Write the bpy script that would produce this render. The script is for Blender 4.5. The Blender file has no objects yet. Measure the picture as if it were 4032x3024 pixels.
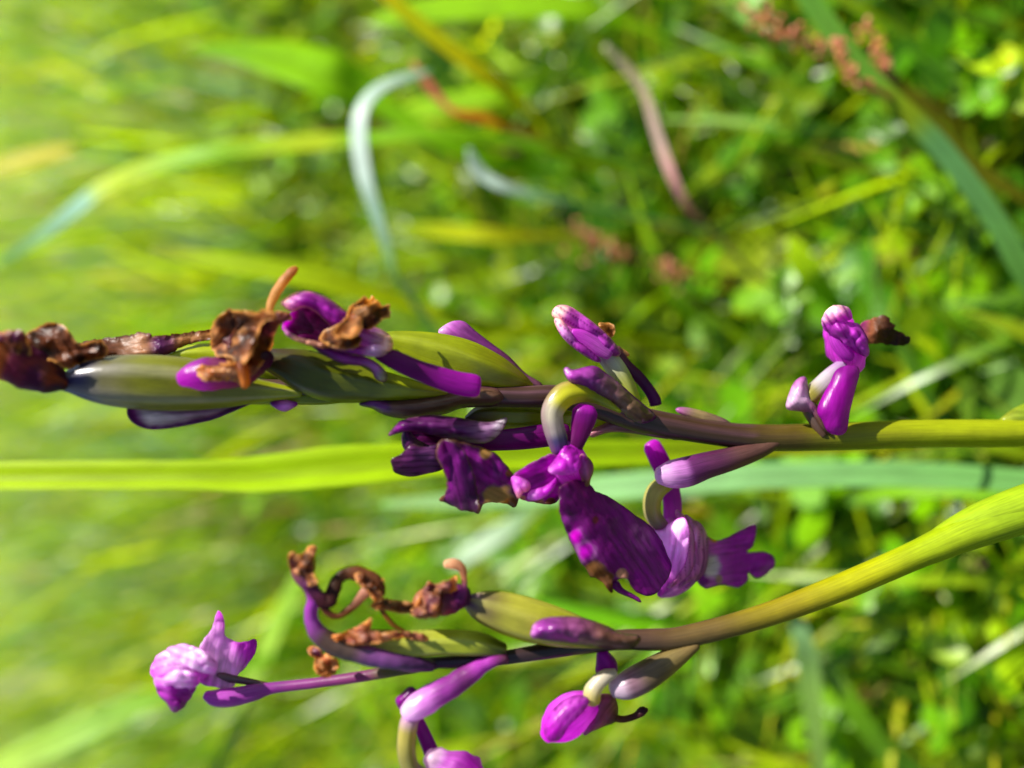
import bpy, math, random
import numpy as np
from mathutils import Vector, noise
from mathutils.geometry import delaunay_2d_cdt

R = math.radians
scene = bpy.context.scene
col = scene.collection
random.seed(7)
rng = np.random.default_rng(11)

# ------------------------------------------------------------------ camera
PITCH = R(38)                       # the phone is held on its side (world up = picture left) and looks down
CAM = np.array([0.0, 0.0, 0.25])
FW = np.array([0.0, math.cos(PITCH), -math.sin(PITCH)])     # forward
XC = -np.array([0.0, math.sin(PITCH), math.cos(PITCH)])     # picture right
YC = np.array([1.0, 0.0, 0.0])                               # picture up
LENS = 27.0
cam_d = bpy.data.cameras.new('camera'); cam_o = bpy.data.objects.new('camera', cam_d); col.objects.link(cam_o)
cam_d.lens = LENS; cam_d.sensor_width = 36.0; cam_d.clip_start = 0.005; cam_d.clip_end = 400
from mathutils import Matrix
m = Matrix(((XC[0], YC[0], -FW[0], CAM[0]), (XC[1], YC[1], -FW[1], CAM[1]), (XC[2], YC[2], -FW[2], CAM[2]), (0, 0, 0, 1)))
cam_o.matrix_world = m
cam_d.dof.use_dof = True; cam_d.dof.focus_distance = 0.0985; cam_d.dof.aperture_fstop = 7.0
scene.camera = cam_o

# ------------------------------------------------------------------ sky and sun
s_cam = np.array([-0.69, 0.60, -0.40])          # towards the sun: picture left (up), picture top, a little in front of the plants
SUN = XC * s_cam[0] + YC * s_cam[1] + FW * s_cam[2]; SUN = SUN / np.linalg.norm(SUN)
world = bpy.data.worlds.new('World'); scene.world = world; world.use_nodes = True
wn = world.node_tree; bg = wn.nodes['Background']
sky = wn.nodes.new('ShaderNodeTexSky'); sky.sky_type = 'NISHITA'; sky.sun_disc = False
sky.sun_elevation = math.asin(SUN[2]); sky.sun_rotation = math.atan2(SUN[0], SUN[1])
wn.links.new(sky.outputs[0], bg.inputs[0]); bg.inputs[1].default_value = 0.06
sun_d = bpy.data.lights.new('sun', 'SUN'); sun_d.energy = 5.0; sun_d.angle = R(0.55); sun_d.color = (1.0, 0.95, 0.87)
sun_o = bpy.data.objects.new('sun', sun_d); col.objects.link(sun_o); sun_o.location = (1, 1, 3)
sun_o.rotation_euler = Vector(SUN).to_track_quat('Z', 'Y').to_euler()
scene.view_settings.view_transform = 'Standard'; scene.view_settings.look = 'None'
scene.view_settings.gamma = 1.0; scene.view_settings.use_curve_mapping = False
scene.view_settings.exposure = 1.28
scene.cycles.max_bounces = 10; scene.cycles.transmission_bounces = 8; scene.cycles.diffuse_bounces = 6
scene.cycles.caustics_reflective = False; scene.cycles.caustics_refractive = False
scene.cycles.use_denoising = True

# ------------------------------------------------------------------ helpers
def P(px, py, d):
    """a pixel of the 4032 x 3024 photograph at a distance d (m along the view axis) -> world point"""
    k = 36.0 / LENS / 4032.0 * d
    return CAM + FW * d + XC * ((px - 2016) * k) + YC * ((1512 - py) * k)
def pxm(d): return 36.0 / LENS / 4032.0 * d          # metres per pixel at distance d
def C(r, g, b):
    f = lambda v: (v / 255 / 12.92) if v / 255 <= 0.04045 else ((v / 255 + 0.055) / 1.055) ** 2.4
    return np.array([f(r), f(g), f(b)])
def mix(a, b, t): return a + (b - a) * t
def sst(a, b, x):
    t = min(1.0, max(0.0, (x - a) / (b - a))) if a != b else float(x > a)
    return t * t * (3 - 2 * t)
def nz(x, y, s, seed=0.0): return 0.5 + 0.5 * noise.noise(Vector((x / s, y / s, seed * 7.31 + 0.5)))
def grad(stops, t):
    if t <= stops[0][0]: return stops[0][1]
    for (a, ca), (b, cb) in zip(stops, stops[1:]):
        if t <= b: return mix(ca, cb, sst(a, b, t))
    return stops[-1][1]
def crom(pts, n):
    """Catmull-Rom through rows of pts, resampled to n rows at even steps of the first two columns"""
    p = np.array(pts, float)
    e = np.vstack([2 * p[0] - p[1], p, 2 * p[-1] - p[-2]])
    out = []
    for i in range(1, len(e) - 2):
        for k in range(12):
            t = k / 12
            a, b, c, d = e[i - 1], e[i], e[i + 1], e[i + 2]
            out.append(0.5 * (2 * b + (c - a) * t + (2 * a - 5 * b + 4 * c - d) * t * t + (3 * b - a - 3 * c + d) * t ** 3))
    out.append(p[-1]); out = np.array(out)
    L = np.r_[0, np.cumsum(np.linalg.norm(np.diff(out[:, :2], axis=0), axis=1) + 1e-9)]
    u = np.linspace(0, L[-1], n)
    return np.stack([np.interp(u, L, out[:, j]) for j in range(out.shape[1])], 1)

ORIG = {}; WARM = []
def tag(o, label=None, cat=None, group=None, kind=None):
    if label: o['label'] = label
    if cat: o['category'] = cat
    if group: o['group'] = group
    if kind: o['kind'] = kind
    return o
def empty(name, loc, label, cat, group=None):
    o = bpy.data.objects.new(name, None); o.empty_display_size = 0.01; col.objects.link(o); o.location = loc
    ORIG[o.name] = np.array(loc, float)
    return tag(o, label, cat, group)
def mesh_obj(name, V, F, cols, mat, parent=None, uv=None, smooth=True, thick=0.0, origin=None):
    V = np.asarray(V, float)
    o0 = V.mean(0) if origin is None else np.array(origin, float)
    me = bpy.data.meshes.new(name)
    me.from_pydata((V - o0).tolist(), [], [list(map(int, f)) for f in F]); me.update()
    if cols is not None:
        cols = np.array(cols, float)
        if mat in WARM:                                     # petal pigment: red-violet, little green
            r, g, b = cols[:, 0].copy(), cols[:, 1].copy(), cols[:, 2].copy()
            pur = np.clip((np.minimum(r, b) - g) / (np.maximum(r, b) + 1e-6) * 1.6, 0, 1); pale = np.clip(g / .35, 0, 1)
            k = np.clip(b - r, 0, 1) * 0.95
            cols[:, 0] = r + k; cols[:, 1] = g * (1 - .5 * pur * (1 - pale)); cols = np.clip(cols * (0.72 if mat is M_SPUR else 1.0), 0, .95)
        elif mat in (M_CAPS, M_STEM, M_RIB, M_LEAF, M_BLADE):
            gr = np.clip((cols[:, 1] - cols[:, 2]) / (cols[:, 1] + 1e-6) * 1.7 - .45, 0, 1)
            cols[:, 2] *= 1 - .72 * gr; cols *= {M_CAPS: .76, M_STEM: .72, M_RIB: .90, M_LEAF: 1.0, M_BLADE: 1.0}[mat]
        elif mat is M_DRY: cols = cols ** 1.1 * np.array([.72, .66, .56])
    if cols is not None:
        ca = me.color_attributes.new('Col', 'FLOAT_COLOR', 'POINT')
        cc = np.ones((len(V), 4)); cc[:, :3] = cols
        ca.data.foreach_set('color', cc.astype(np.float32).ravel())
    if uv is not None:
        at = me.attributes.new('st', 'FLOAT_VECTOR', 'POINT')
        u3 = np.zeros((len(V), 3)); u3[:, :2] = uv
        at.data.foreach_set('vector', u3.astype(np.float32).ravel())
    if smooth: me.polygons.foreach_set('use_smooth', [True] * len(me.polygons))
    me.materials.append(mat)
    o = bpy.data.objects.new(name, me); col.objects.link(o)
    if parent is not None:
        o.parent = parent; o.location = o0 - ORIG[parent.name]
    else: o.location = o0
    ORIG[o.name] = o0
    if thick:
        md = o.modifiers.new('thickness', 'SOLIDIFY'); md.thickness = thick; md.offset = 0
    return o

# ------------------------------------------------------------------ materials
def plant_mat(name, transl, rough, bump=0.15, bscale=2600.0, streak=0.25, spec=0.5, tgain=1.25, mottle=0.18, mscale=500.0, coat=0.0, tsat=1.1, sheen=0.0, skin=1.0, lines=0.0):
    mt = bpy.data.materials.new(name); mt.use_nodes = True
    nt = mt.node_tree; N = nt.nodes; L = nt.links
    for n in list(N): N.remove(n)
    out = N.new('ShaderNodeOutputMaterial'); pr = N.new('ShaderNodeBsdfPrincipled'); tr = N.new('ShaderNodeBsdfTranslucent'); mx = N.new('ShaderNodeMixShader')
    at = N.new('ShaderNodeAttribute'); at.attribute_name = 'Col'
    st = N.new('ShaderNodeAttribute'); st.attribute_name = 'st'
    geo = N.new('ShaderNodeNewGeometry')
    n1 = N.new('ShaderNodeTexNoise'); n1.inputs['Scale'].default_value = mscale; n1.inputs['Detail'].default_value = 4
    L.new(geo.outputs['Position'], n1.inputs['Vector'])
    sc = N.new('ShaderNodeVectorMath'); sc.operation = 'MULTIPLY'; sc.inputs[1].default_value = (1.2, 11.0, 1.0)
    L.new(st.outputs['Vector'], sc.inputs[0])
    n2 = N.new('ShaderNodeTexNoise'); n2.inputs['Scale'].default_value = 3.0; n2.inputs['Detail'].default_value = 3
    L.new(sc.outputs[0], n2.inputs['Vector'])
    def rng_(node, lo, hi):
        r = N.new('ShaderNodeMapRange'); r.inputs['From Min'].default_value = 0.3; r.inputs['From Max'].default_value = 0.7
        r.inputs['To Min'].default_value = lo; r.inputs['To Max'].default_value = hi; L.new(node.outputs['Fac'], r.inputs['Value']); return r
    r1 = rng_(n1, 1 - mottle, 1 + mottle); r2 = rng_(n2, 1 - streak, 1 + streak)
    mu = N.new('ShaderNodeMath'); mu.operation = 'MULTIPLY'; L.new(r1.outputs[0], mu.inputs[0]); L.new(r2.outputs[0], mu.inputs[1])
    vm = N.new('ShaderNodeVectorMath'); vm.operation = 'SCALE'; L.new(at.outputs['Color'], vm.inputs[0]); L.new(mu.outputs[0], vm.inputs['Scale'])
    L.new(vm.outputs[0], pr.inputs['Base Color'])
    hs = N.new('ShaderNodeHueSaturation'); hs.inputs['Saturation'].default_value = tsat; hs.inputs['Value'].default_value = tgain
    L.new(vm.outputs[0], hs.inputs['Color']); gm = N.new('ShaderNodeGamma'); gm.inputs['Gamma'].default_value = skin
    L.new(hs.outputs[0], gm.inputs['Color']); L.new(gm.outputs[0], tr.inputs['Color'])
    pr.inputs['Roughness'].default_value = rough; pr.inputs['Specular IOR Level'].default_value = spec
    if sheen: pr.inputs['Sheen Weight'].default_value = sheen; pr.inputs['Sheen Roughness'].default_value = 0.35
    if coat: pr.inputs['Coat Weight'].default_value = coat; pr.inputs['Coat Roughness'].default_value = 0.25
    if bump:
        nb = N.new('ShaderNodeTexNoise'); nb.inputs['Scale'].default_value = bscale; nb.inputs['Detail'].default_value = 2
        L.new(geo.outputs['Position'], nb.inputs['Vector'])
        ad = N.new('ShaderNodeMath'); ad.operation = 'MULTIPLY_ADD'; ad.inputs[1].default_value = lines; L.new(n2.outputs['Fac'], ad.inputs[0]); L.new(nb.outputs['Fac'], ad.inputs[2])
        b = N.new('ShaderNodeBump'); b.inputs['Strength'].default_value = bump; b.inputs['Distance'].default_value = 0.0004
        L.new(ad.outputs[0], b.inputs['Height']); L.new(b.outputs[0], pr.inputs['Normal']); L.new(b.outputs[0], tr.inputs['Normal'])
    mx.inputs[0].default_value = transl
    L.new(pr.outputs[0], mx.inputs[1]); L.new(tr.outputs[0], mx.inputs[2]); L.new(mx.outputs[0], out.inputs['Surface'])
    return mt
M_PETAL = plant_mat('petal', 0.62, 0.30, 0.10, 2500, 0.40, 0.4, 1.45, 0.10, 500, skin=0.62, lines=3.0)
M_SPUR = plant_mat('spur', 0.58, 0.32, 0.08, 2200, 0.28, 0.35, 1.4, 0.10, 500, skin=0.66, lines=3.0)
M_CAPS = plant_mat('capsule', 0.36, 0.27, 0.08, 2200, 0.14, 0.5, 1.4, 0.10, 500, tsat=1.2, skin=0.75, lines=3.0)
M_STEM = plant_mat('stem', 0.16, 0.33, 0.08, 2200, 0.18, 0.35, 1.2, 0.08, 500, lines=3.5)
M_BRACT = plant_mat('bract', 0.45, 0.28, 0.10, 2200, 0.30, 0.45, 1.4, 0.12, 500, skin=0.68, lines=3.0)
M_DRY = plant_mat('dry_petal', 0.56, 0.42, 0.2, 1800, 0.35, 0.35, 1.4, 0.22, 700, skin=0.66, lines=2.0)
M_BLADE = plant_mat('grass', 0.52, 0.33, 0.0, 0, 0.12, 0.4, 1.8, 0.15, 90, tsat=1.2)
M_RIB = plant_mat('blade', 0.46, 0.5, 0.0, 0, 0.3, 0.18, 1.6, 0.12, 60, tsat=1.05, skin=0.8)
M_LEAF = plant_mat('leaf', 0.48, 0.36, 0.0, 0, 0.0, 0.4, 1.8, 0.2, 120, tsat=1.2)
M_STRAW = plant_mat('straw', 0.3, 0.5, 0.0, 0, 0.0, 0.5, 1.3, 0.2, 120)

WARM += [M_PETAL, M_SPUR, M_BRACT]
def soil_mat():
    mt = bpy.data.materials.new('soil'); mt.use_nodes = True; nt = mt.node_tree; N = nt.nodes; L = nt.links
    pr = N['Principled BSDF']; geo = N.new('ShaderNodeNewGeometry')
    n = N.new('ShaderNodeTexNoise'); n.inputs['Scale'].default_value = 60; n.inputs['Detail'].default_value = 8
    n2 = N.new('ShaderNodeTexNoise'); n2.inputs['Scale'].default_value = 1.7; n2.inputs['Detail'].default_value = 5
    L.new(geo.outputs['Position'], n.inputs['Vector']); L.new(geo.outputs['Position'], n2.inputs['Vector'])
    r = N.new('ShaderNodeValToRGB'); r.color_ramp.elements[0].color = (0.012, 0.010, 0.006, 1); r.color_ramp.elements[1].color = (0.06, 0.055, 0.025, 1)
    r.color_ramp.elements[0].position = 0.3; r.color_ramp.elements[1].position = 0.72
    L.new(n.outputs['Fac'], r.inputs[0])
    r2 = N.new('ShaderNodeValToRGB'); r2.color_ramp.elements[0].color = (0.03, 0.06, 0.008, 1); r2.color_ramp.elements[1].color = (0.07, 0.10, 0.02, 1)
    L.new(n2.outputs['Fac'], r2.inputs[0])
    ds = N.new('ShaderNodeVectorMath'); ds.operation = 'LENGTH'; L.new(geo.outputs['Position'], ds.inputs[0])
    mr = N.new('ShaderNodeMapRange'); mr.inputs['From Min'].default_value = 2.5; mr.inputs['From Max'].default_value = 7.0; L.new(ds.outputs['Value'], mr.inputs['Value'])
    mx = N.new('ShaderNodeMix'); mx.data_type = 'RGBA'; L.new(mr.outputs[0], mx.inputs[0]); L.new(r.outputs[0], mx.inputs[6]); L.new(r2.outputs[0], mx.inputs[7])
    L.new(mx.outputs[2], pr.inputs['Base Color']); pr.inputs['Roughness'].default_value = 0.95
    b = N.new('ShaderNodeBump'); b.inputs['Strength'].default_value = 0.8; b.inputs['Distance'].default_value = 0.004
    L.new(n.outputs['Fac'], b.inputs['Height']); L.new(b.outputs[0], pr.inputs['Normal'])
    return mt
M_SOIL = soil_mat()

# ------------------------------------------------------------------ ground
def ground_h(x, y):
    r = math.hypot(x, y)
    return 0.006 * noise.noise(Vector((x * 9, y * 9, 0))) * min(1, 8 / (1 + r)) + 0.25 * noise.noise(Vector((x * .06, y * .06, 3))) * sst(3, 25, r)
gs = np.concatenate([-np.geomspace(120, 1.0, 22), np.linspace(-0.9, 0.9, 46), np.geomspace(1.0, 120, 22)])
GV = [(x, y, ground_h(x, y)) for y in gs for x in gs]; n = len(gs)
GF = [(j * n + i, j * n + i + 1, (j + 1) * n + i + 1, (j + 1) * n + i) for j in range(n - 1) for i in range(n - 1)]
tag(mesh_obj('ground', GV, GF, None, M_SOIL, origin=(0, 0, 0)), kind='structure')

# ------------------------------------------------------------------ shape builders for the orchids
class Plant:
    """depth rule of one stem: distance grows towards the picture's right (down the leaning stem)"""
    def __init__(self, root, d0, slope): self.root, self.d0, self.slope = root, d0, slope
    def d(self, px, dz=0.0): return self.d0 + (px - 2000) / 4032 * self.slope + dz * 1e-3
    def pt(self, px, py, dz=0.0): return P(px, py, self.d(px, dz))

def tube(pl, name, pts, cols, mat, parent=None, seg=18, n=None, flat=1.0, ribs=None, lump=0.0, lscale=60.0, cf=None, cap=True, dz=0.0, blunt=0.6, extra=None):
    """pts rows: px, py, radius px[, depth offset mm]; a lofted closed body with rounded ends"""
    q = np.array([(p + (0.0,))[:4] if len(p) == 3 else p for p in [tuple(map(float, t)) for t in pts]])
    L = np.sum(np.linalg.norm(np.diff(q[:, :2], axis=0), axis=1))
    n = n or int(max(10, min(90, L / 9)))
    s = crom(q, n); s[:, 2] = np.maximum(s[:, 2], 1.0)
    W = np.array([pl.pt(a[0], a[1], a[3] + dz) for a in s])
    rad = np.array([a[2] * pxm(pl.d(a[0], a[3] + dz)) for a in s])
    if extra is not None:                                   # world points that carry the body on (stems down to the ground)
        ew = np.array([e[:3] for e in extra]); er = np.array([e[3] for e in extra])
        W2 = crom(np.c_[np.vstack([W[-2:], ew]), np.r_[rad[-2:], er]], 40)
        Wn, rn = W2[:, :3], W2[:, 3]
        k0 = 3
        W = np.vstack([W[:-1], Wn[k0:]]); rad = np.r_[rad[:-1], rn[k0:]]
        s = np.vstack([s[:-1], np.repeat(s[-1:], len(W) - len(s) + 1, 0)])
    n = len(W)
    T = np.gradient(W, axis=0); T /= np.linalg.norm(T, axis=1)[:, None] + 1e-12
    B = FW - T * (T @ FW)[:, None]; B /= np.linalg.norm(B, axis=1)[:, None] + 1e-12
    Nn = np.cross(T, B)
    V, K, UV = [], [], []
    rows = []
    for i in range(n):
        t = i / (n - 1)
        row = []
        for j in range(seg):
            a = 2 * math.pi * j / seg
            r = rad[i]
            if ribs:
                r *= 1 + ribs[1] * (abs(math.cos(ribs[0] * a / 2 + ribs[2] * t)) ** 0.7 - 0.6)
            v = W[i] + Nn[i] * math.cos(a) * r + B[i] * math.sin(a) * r * flat
            if lump:
                nn = noise.noise(Vector(v * (1 / (lscale * 33e-6))) ) + 0.5 * noise.noise(Vector(v * (2.3 / (lscale * 33e-6))))
                v = v + (Nn[i] * math.cos(a) + B[i] * math.sin(a)) * nn * lump * 33e-6
            row.append(len(V)); V.append(v)
            c = grad(cols, t)
            if cf: c = cf(t, a, c)
            K.append(c); UV.append((t * L / 420, min(j, seg - j) / seg * 2))
        rows.append(row)
    F = []
    for i in range(n - 1):
        for j in range(seg):
            k = (j + 1) % seg
            F.append((rows[i][j], rows[i][k], rows[i + 1][k], rows[i + 1][j]))
    if cap:
        for i, sg in ((0, -1), (n - 1, 1)):
            prev = rows[i]
            for q_ in (0.55, 0.85):
                sh = math.sqrt(1 - q_ * q_); row = []
                for j in range(seg):
                    v = W[i] + (V[rows[i][j]] - W[i]) * sh + T[i] * sg * rad[i] * blunt * q_
                    row.append(len(V)); V.append(v); K.append(K[rows[i][j]]); UV.append(UV[rows[i][j]])
                for j in range(seg):
                    k = (j + 1) % seg
                    F.append((prev[j], prev[k], row[k], row[j]) if sg > 0 else (prev[k], prev[j], row[j], row[k]))
                prev = row
            c_ = len(V); V.append(W[i] + T[i] * sg * rad[i] * blunt); K.append(K[rows[i][0]]); UV.append(UV[rows[i][0]])
            for j in range(seg):
                k = (j + 1) % seg
                F.append((prev[j], prev[k], c_) if sg > 0 else (prev[k], prev[j], c_))
    return mesh_obj(name, V, F, np.array(K), mat, parent or pl.root, np.array(UV))

def sheet(pl, name, outline, mat, colf, parent=None, dz=0.0, dome=0.0, tilt=(0, 0), curl=None, ridge=0.0, fold=0.0, fscale=90.0, jag=0.0, step=11.0, th=0.00022, seed=0.0, smooth_out=True, edge_dz=0.0, axis=None, twin=True, ruf=None):
    """a petal: a traced outline filled with a fine net that domes, curls and crumples in depth; th = thickness in m"""
    o = np.array(outline, float)
    if smooth_out:
        c = np.vstack([o, o[:1]]); e = np.vstack([o[-1:], c, o[1:2]]); pts = []
        for i in range(1, len(e) - 2):
            a, b, c_, d = e[i - 1], e[i], e[i + 1], e[i + 2]
            m_ = max(2, int(np.linalg.norm(c_ - b) / step))
            for k in range(m_):
                t = k / m_
                pts.append(0.5 * (2 * b + (c_ - a) * t + (2 * a - 5 * b + 4 * c_ - d) * t * t + (3 * b - a - 3 * c_ + d) * t ** 3))
        o = np.array(pts)
    if jag and mat is M_DRY:
        o = o + np.array([[noise.noise(Vector((p[0] / 9, p[1] / 9, seed + 19))) * jag * .8, noise.noise(Vector((p[0] / 9, p[1] / 9, seed + 43))) * jag * .8] for p in o])
    if jag:
        o = o + np.array([[noise.noise(Vector((p[0] / 22, p[1] / 22, seed + 9))) * jag, noise.noise(Vector((p[0] / 22, p[1] / 22, seed + 33))) * jag] for p in o])
    lo, hi = o.min(0), o.max(0)
    A = o; Bv = np.roll(o, -1, 0)
    def inside_dist(p):
        ab = Bv - A; t = np.clip(((p - A) * ab).sum(1) / ((ab * ab).sum(1) + 1e-9), 0, 1)
        dd = np.linalg.norm(A + ab * t[:, None] - p, axis=1).min()
        y = p[1]; cr = ((A[:, 1] > y) != (Bv[:, 1] > y)) & (p[0] < (Bv[:, 0] - A[:, 0]) * (y - A[:, 1]) / (Bv[:, 1] - A[:, 1] + 1e-12) + A[:, 0])
        return dd, bool(cr.sum() % 2)
    pts = [Vector(p) for p in o]; nb = len(pts); dist = [0.0] * nb
    yy = lo[1]; r_ = 0
    while yy < hi[1]:
        xx = lo[0] + (step / 2 if r_ % 2 else 0)
        while xx < hi[0]:
            dd, ins = inside_dist(np.array([xx, yy]))
            if ins and dd > step * 0.45: pts.append(Vector((xx, yy)))
            xx += step
        yy += step * 0.87; r_ += 1
    res = delaunay_2d_cdt(pts, [], [list(range(nb))], 1, 1e-4)
    q = np.array([tuple(v) for v in res[0]]); F = [f for f in res[2]]
    D = np.array([inside_dist(p)[0] for p in q]); Rm = max(D.max(), 1e-6)
    cen = o.mean(0)
    if axis is None:
        cv = np.cov((o - cen).T); w_, ev = np.linalg.eigh(cv); ax = ev[:, 1]
    else: ax = np.array([math.cos(R(axis)), math.sin(R(axis))])
    pe = np.array([-ax[1], ax[0]])
    half = np.abs((o - cen) @ pe).max() + 1e-6; lng = np.abs((o - cen) @ ax).max() + 1e-6
    V, K, UV = [], [], []
    for p, dd in zip(q, D):
        e = min(1.0, dd / Rm); z = dz + edge_dz * (1 - e) ** 3
        z -= dome * (1 - (1 - e) ** 2)
        z += tilt[0] * (p[0] - cen[0]) / 100 + tilt[1] * (p[1] - cen[1]) / 100
        u = ((p - cen) @ ax) / lng; v = ((p - cen) @ pe) / half
        if curl: z += curl[0] * (v - ridge) ** 2 + (curl[1] * u * u if len(curl) > 1 else 0)
        if mat is M_PETAL: z += (0.9 if ruf is None else ruf) * noise.noise(Vector((p[0] / 52, p[1] / 52, seed + 4))) * (1 - e) ** 2.2
        if mat is M_PETAL: z += 0.08 * noise.noise(Vector((u * lng / 70, v * half / 17, seed + 6))) + .05 * noise.noise(Vector((p[0] / 26, p[1] / 26, seed)))
        if fold and mat is M_DRY:
            pv = Vector((p[0] / (fscale * 2.4), p[1] / (fscale * 2.4), seed)); w1 = noise.noise(pv) * 1.6; w2 = noise.noise(pv * 1.9 + Vector((3, 8, 1)))
            z += dome * 0.75 * (1 - (1 - e) ** 2)
            z += fold * (0.8 * (0.5 - abs(noise.noise(pv * 0.9 + Vector((5, 1, 2)))) * 1.9) + 0.5 * abs(math.sin(2.2 * v + 2.0 * w1)) + 0.3 * w2) + fold * 0.8 * (v * math.sin(2.2 * u + w1)) + fold * 0.8 * abs(noise.noise(pv * 2.0 + Vector((1, 9, 4)))) + fold * 0.18 * abs(noise.noise(pv * 5.0 + Vector((7, 2, 4))))
        elif fold:
            pv = Vector((p[0] / fscale, p[1] / fscale, seed))
            z += fold * (noise.noise(pv) + 0.5 * noise.noise(pv * 2.1)) + fold * 0.8 * (0.5 - abs(noise.noise(pv * 0.8 + Vector((5, 1, 2))))) 
        V.append(pl.pt(p[0], p[1], z)); K.append(colf(p[0], p[1], dd)); UV.append((u * lng / 420 + seed, v * half / 560))
    ob = mesh_obj(name, V, [f[::-1] for f in F], np.array(K), mat, parent or pl.root, np.array(UV), thick=th * (.6 if mat is M_DRY else 1), smooth=mat is not M_DRY)
    if mat is M_DRY and twin and fold > 1.9:                   # withered petals lie over one another
        gg = random.Random(int(seed * 10) + 3); o2 = np.array(outline, float); cc = o2.mean(0)
        for k in range(1):
            a = gg.uniform(-.35, .35); sc = gg.uniform(.7, .95); off = np.array([gg.uniform(-.22, .22) * np.ptp(o2[:, 0]), gg.uniform(-.2, .2) * np.ptp(o2[:, 1])])
            r2 = (o2 - cc) @ np.array([[math.cos(a), math.sin(a)], [-math.sin(a), math.cos(a)]]) * sc + cc + off
            sheet(pl, name, r2, mat, dryf(C(150, 92, 48), C(224, 172, 120), C(84, 48, 28), 40, seed + 3 + k), parent or pl.root, dz - 1.0 + 2.2 * k, 0.0, (gg.uniform(-2.2, 2.2), gg.uniform(-2.2, 2.2)), (gg.uniform(-1.2, 1.2),), 0.0, fold * .75, fscale * 1.2, jag * 1.4, step, th, seed + 5 + k, twin=False)
    return ob

def hoodc(dark, n=9, amt=.45):
    return lambda t, a, c: mix(c * 1.15, dark, .45 * amt * abs(math.cos(a * n / 2 + 0.6 * math.sin(9 * t))) ** 5 * sst(.12, .3, t) + .18 * nz(t * 400, a * 70, 40, 3))
# colours of tissue (sRGB)
PUR = C(112, 28, 128); DPUR = C(78, 22, 92); MAG = C(176, 30, 186); VIO = C(82, 38, 150); DVIO = C(58, 26, 104)
LIL = C(205, 140, 215); PALE = C(226, 200, 228); GRN = C(120, 136, 34); LIME = C(178, 190, 40); DGRN = C(84, 94, 28)
STB = C(98, 70, 56); STP = C(112, 74, 88); BRN = C(134, 82, 42); DBRN = C(66, 40, 24); TAN = C(216, 168, 120); ORG = C(206, 128, 60)
SILV = C(196, 190, 170); BLU = C(56, 54, 100); OLV = C(126, 104, 62); PEACH = C(236, 206, 188)

def dryf(a=BRN, b=TAN, cdark=DBRN, s=60, seed=0.0, purple=0.0, pc=PUR):
    def f(x, y, d):
        x, y = x + 30 * (nz(x, y, 70, seed + 2) - .5), y * 1.0
        c = mix(a, b, sst(0.42, 0.72, nz(x, y, s, seed))); c = mix(c, cdark, 0.9 * sst(0.45, 0.68, nz(x, y, s * 0.8, seed + 5))); c = c * (0.7 + .6 * nz(x * 2.6, y * .7, 24, seed + 8))
        c = mix(C(246, 196, 130), c, sst(0, 11, d + 7 * (nz(x, y, 14, 1) - .5)) * .9 + .1)
        if purple: c = mix(c, pc, purple * sst(0.45, 0.65, nz(x, y, s * 1.4, seed + 11)))
        return c
    return f
def axf(p0, p1, stops, veins=None, rim=None, spots=None, brown=None):
    """colour along p0 -> p1, with dark veins running that way, a rim and brown withered patches"""
    p0 = np.array(p0, float); p1 = np.array(p1, float); dv = p1 - p0; L = np.linalg.norm(dv); ax = dv / L; pe = np.array([-ax[1], ax[0]])
    def f(x, y, d):
        r = np.array([x, y]) - p0; t = (r @ ax) / L; s = r @ pe
        c = grad(stops, t)
        if veins:
            w = abs(math.sin(math.pi * (s + 6 * (nz(x, y, 60, 3) - .5)) / veins[0])); c = mix(veins[1], c, sst(0.0, veins[2], w))
        if spots:
            for (sx, sy, sr, sc) in spots:
                k = math.hypot(x - sx, (y - sy) * 0.8) / sr; c = mix(sc, c, sst(0.6, 1.15, k + 0.3 * (nz(x, y, 20, 8) - .5)))
        if rim: c = mix(rim[1], c, sst(0, rim[0], d + 8 * (nz(x, y, 30, 2) - .5)))
        if brown:
            for (bx, by, br, bc) in brown:
                k = math.hypot(x - bx, y - by) / br + 0.9 * (nz(x, y, 35, 4) - .5); c = mix(bc, c, sst(0.65, 1.0, k))
        return c
    return f
def ribcol(base2, nr, tw, amt):
    def cf(t, a, c): return mix(c, base2, amt * (abs(math.cos(nr * a / 2 + tw * t)) ** 6))
    return cf

# ================================================================== ORCHID A (the long spike)
footA = np.array([0.012, -0.012, 0.0])
OA = empty('orchid', tuple(footA), 'orchid with a long spike of plump green seed pods and dark purple drooping flowers', 'orchid')
A = Plant(OA, 0.098, 0.020)
pA = A.pt(4032, 1706)
tube(A, 'stem', [(560, 1500, 22, 2), (900, 1520, 30, 2), (1300, 1535, 34, 1.5), (1700, 1556, 38, 1), (1900, 1558, 40), (2050, 1562, 41), (2200, 1562, 45), (2350, 1600, 46), (2480, 1640, 49), (2600, 1668, 50), (2800, 1702, 48), (3000, 1722, 52), (3300, 1718, 54), (3600, 1708, 55), (4032, 1706, 54)],
     [(0, C(78, 54, 38)), (.25, C(62, 42, 32)), (.33, C(66, 44, 36)), (.5, C(64, 44, 30)), (.55, C(92, 76, 40)), (.6, C(134, 140, 36)), (.68, C(160, 172, 40)), (1, C(150, 164, 60))], M_STEM, seg=22, n=110, ribs=(7, 0.07, 3.0),
     cf=lambda t, a, c: mix(c, STP, (.55 if t < .52 else .1) * abs(math.cos(3.5 * a + 3.0 * t)) ** 6), extra=[(pA[0] * 0.9 + 0.004, 0.024, 0.085, 0.0021), (0.004, 0.004, 0.04, 0.0023), (footA[0], footA[1], -0.004, 0.0027)])

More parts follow.
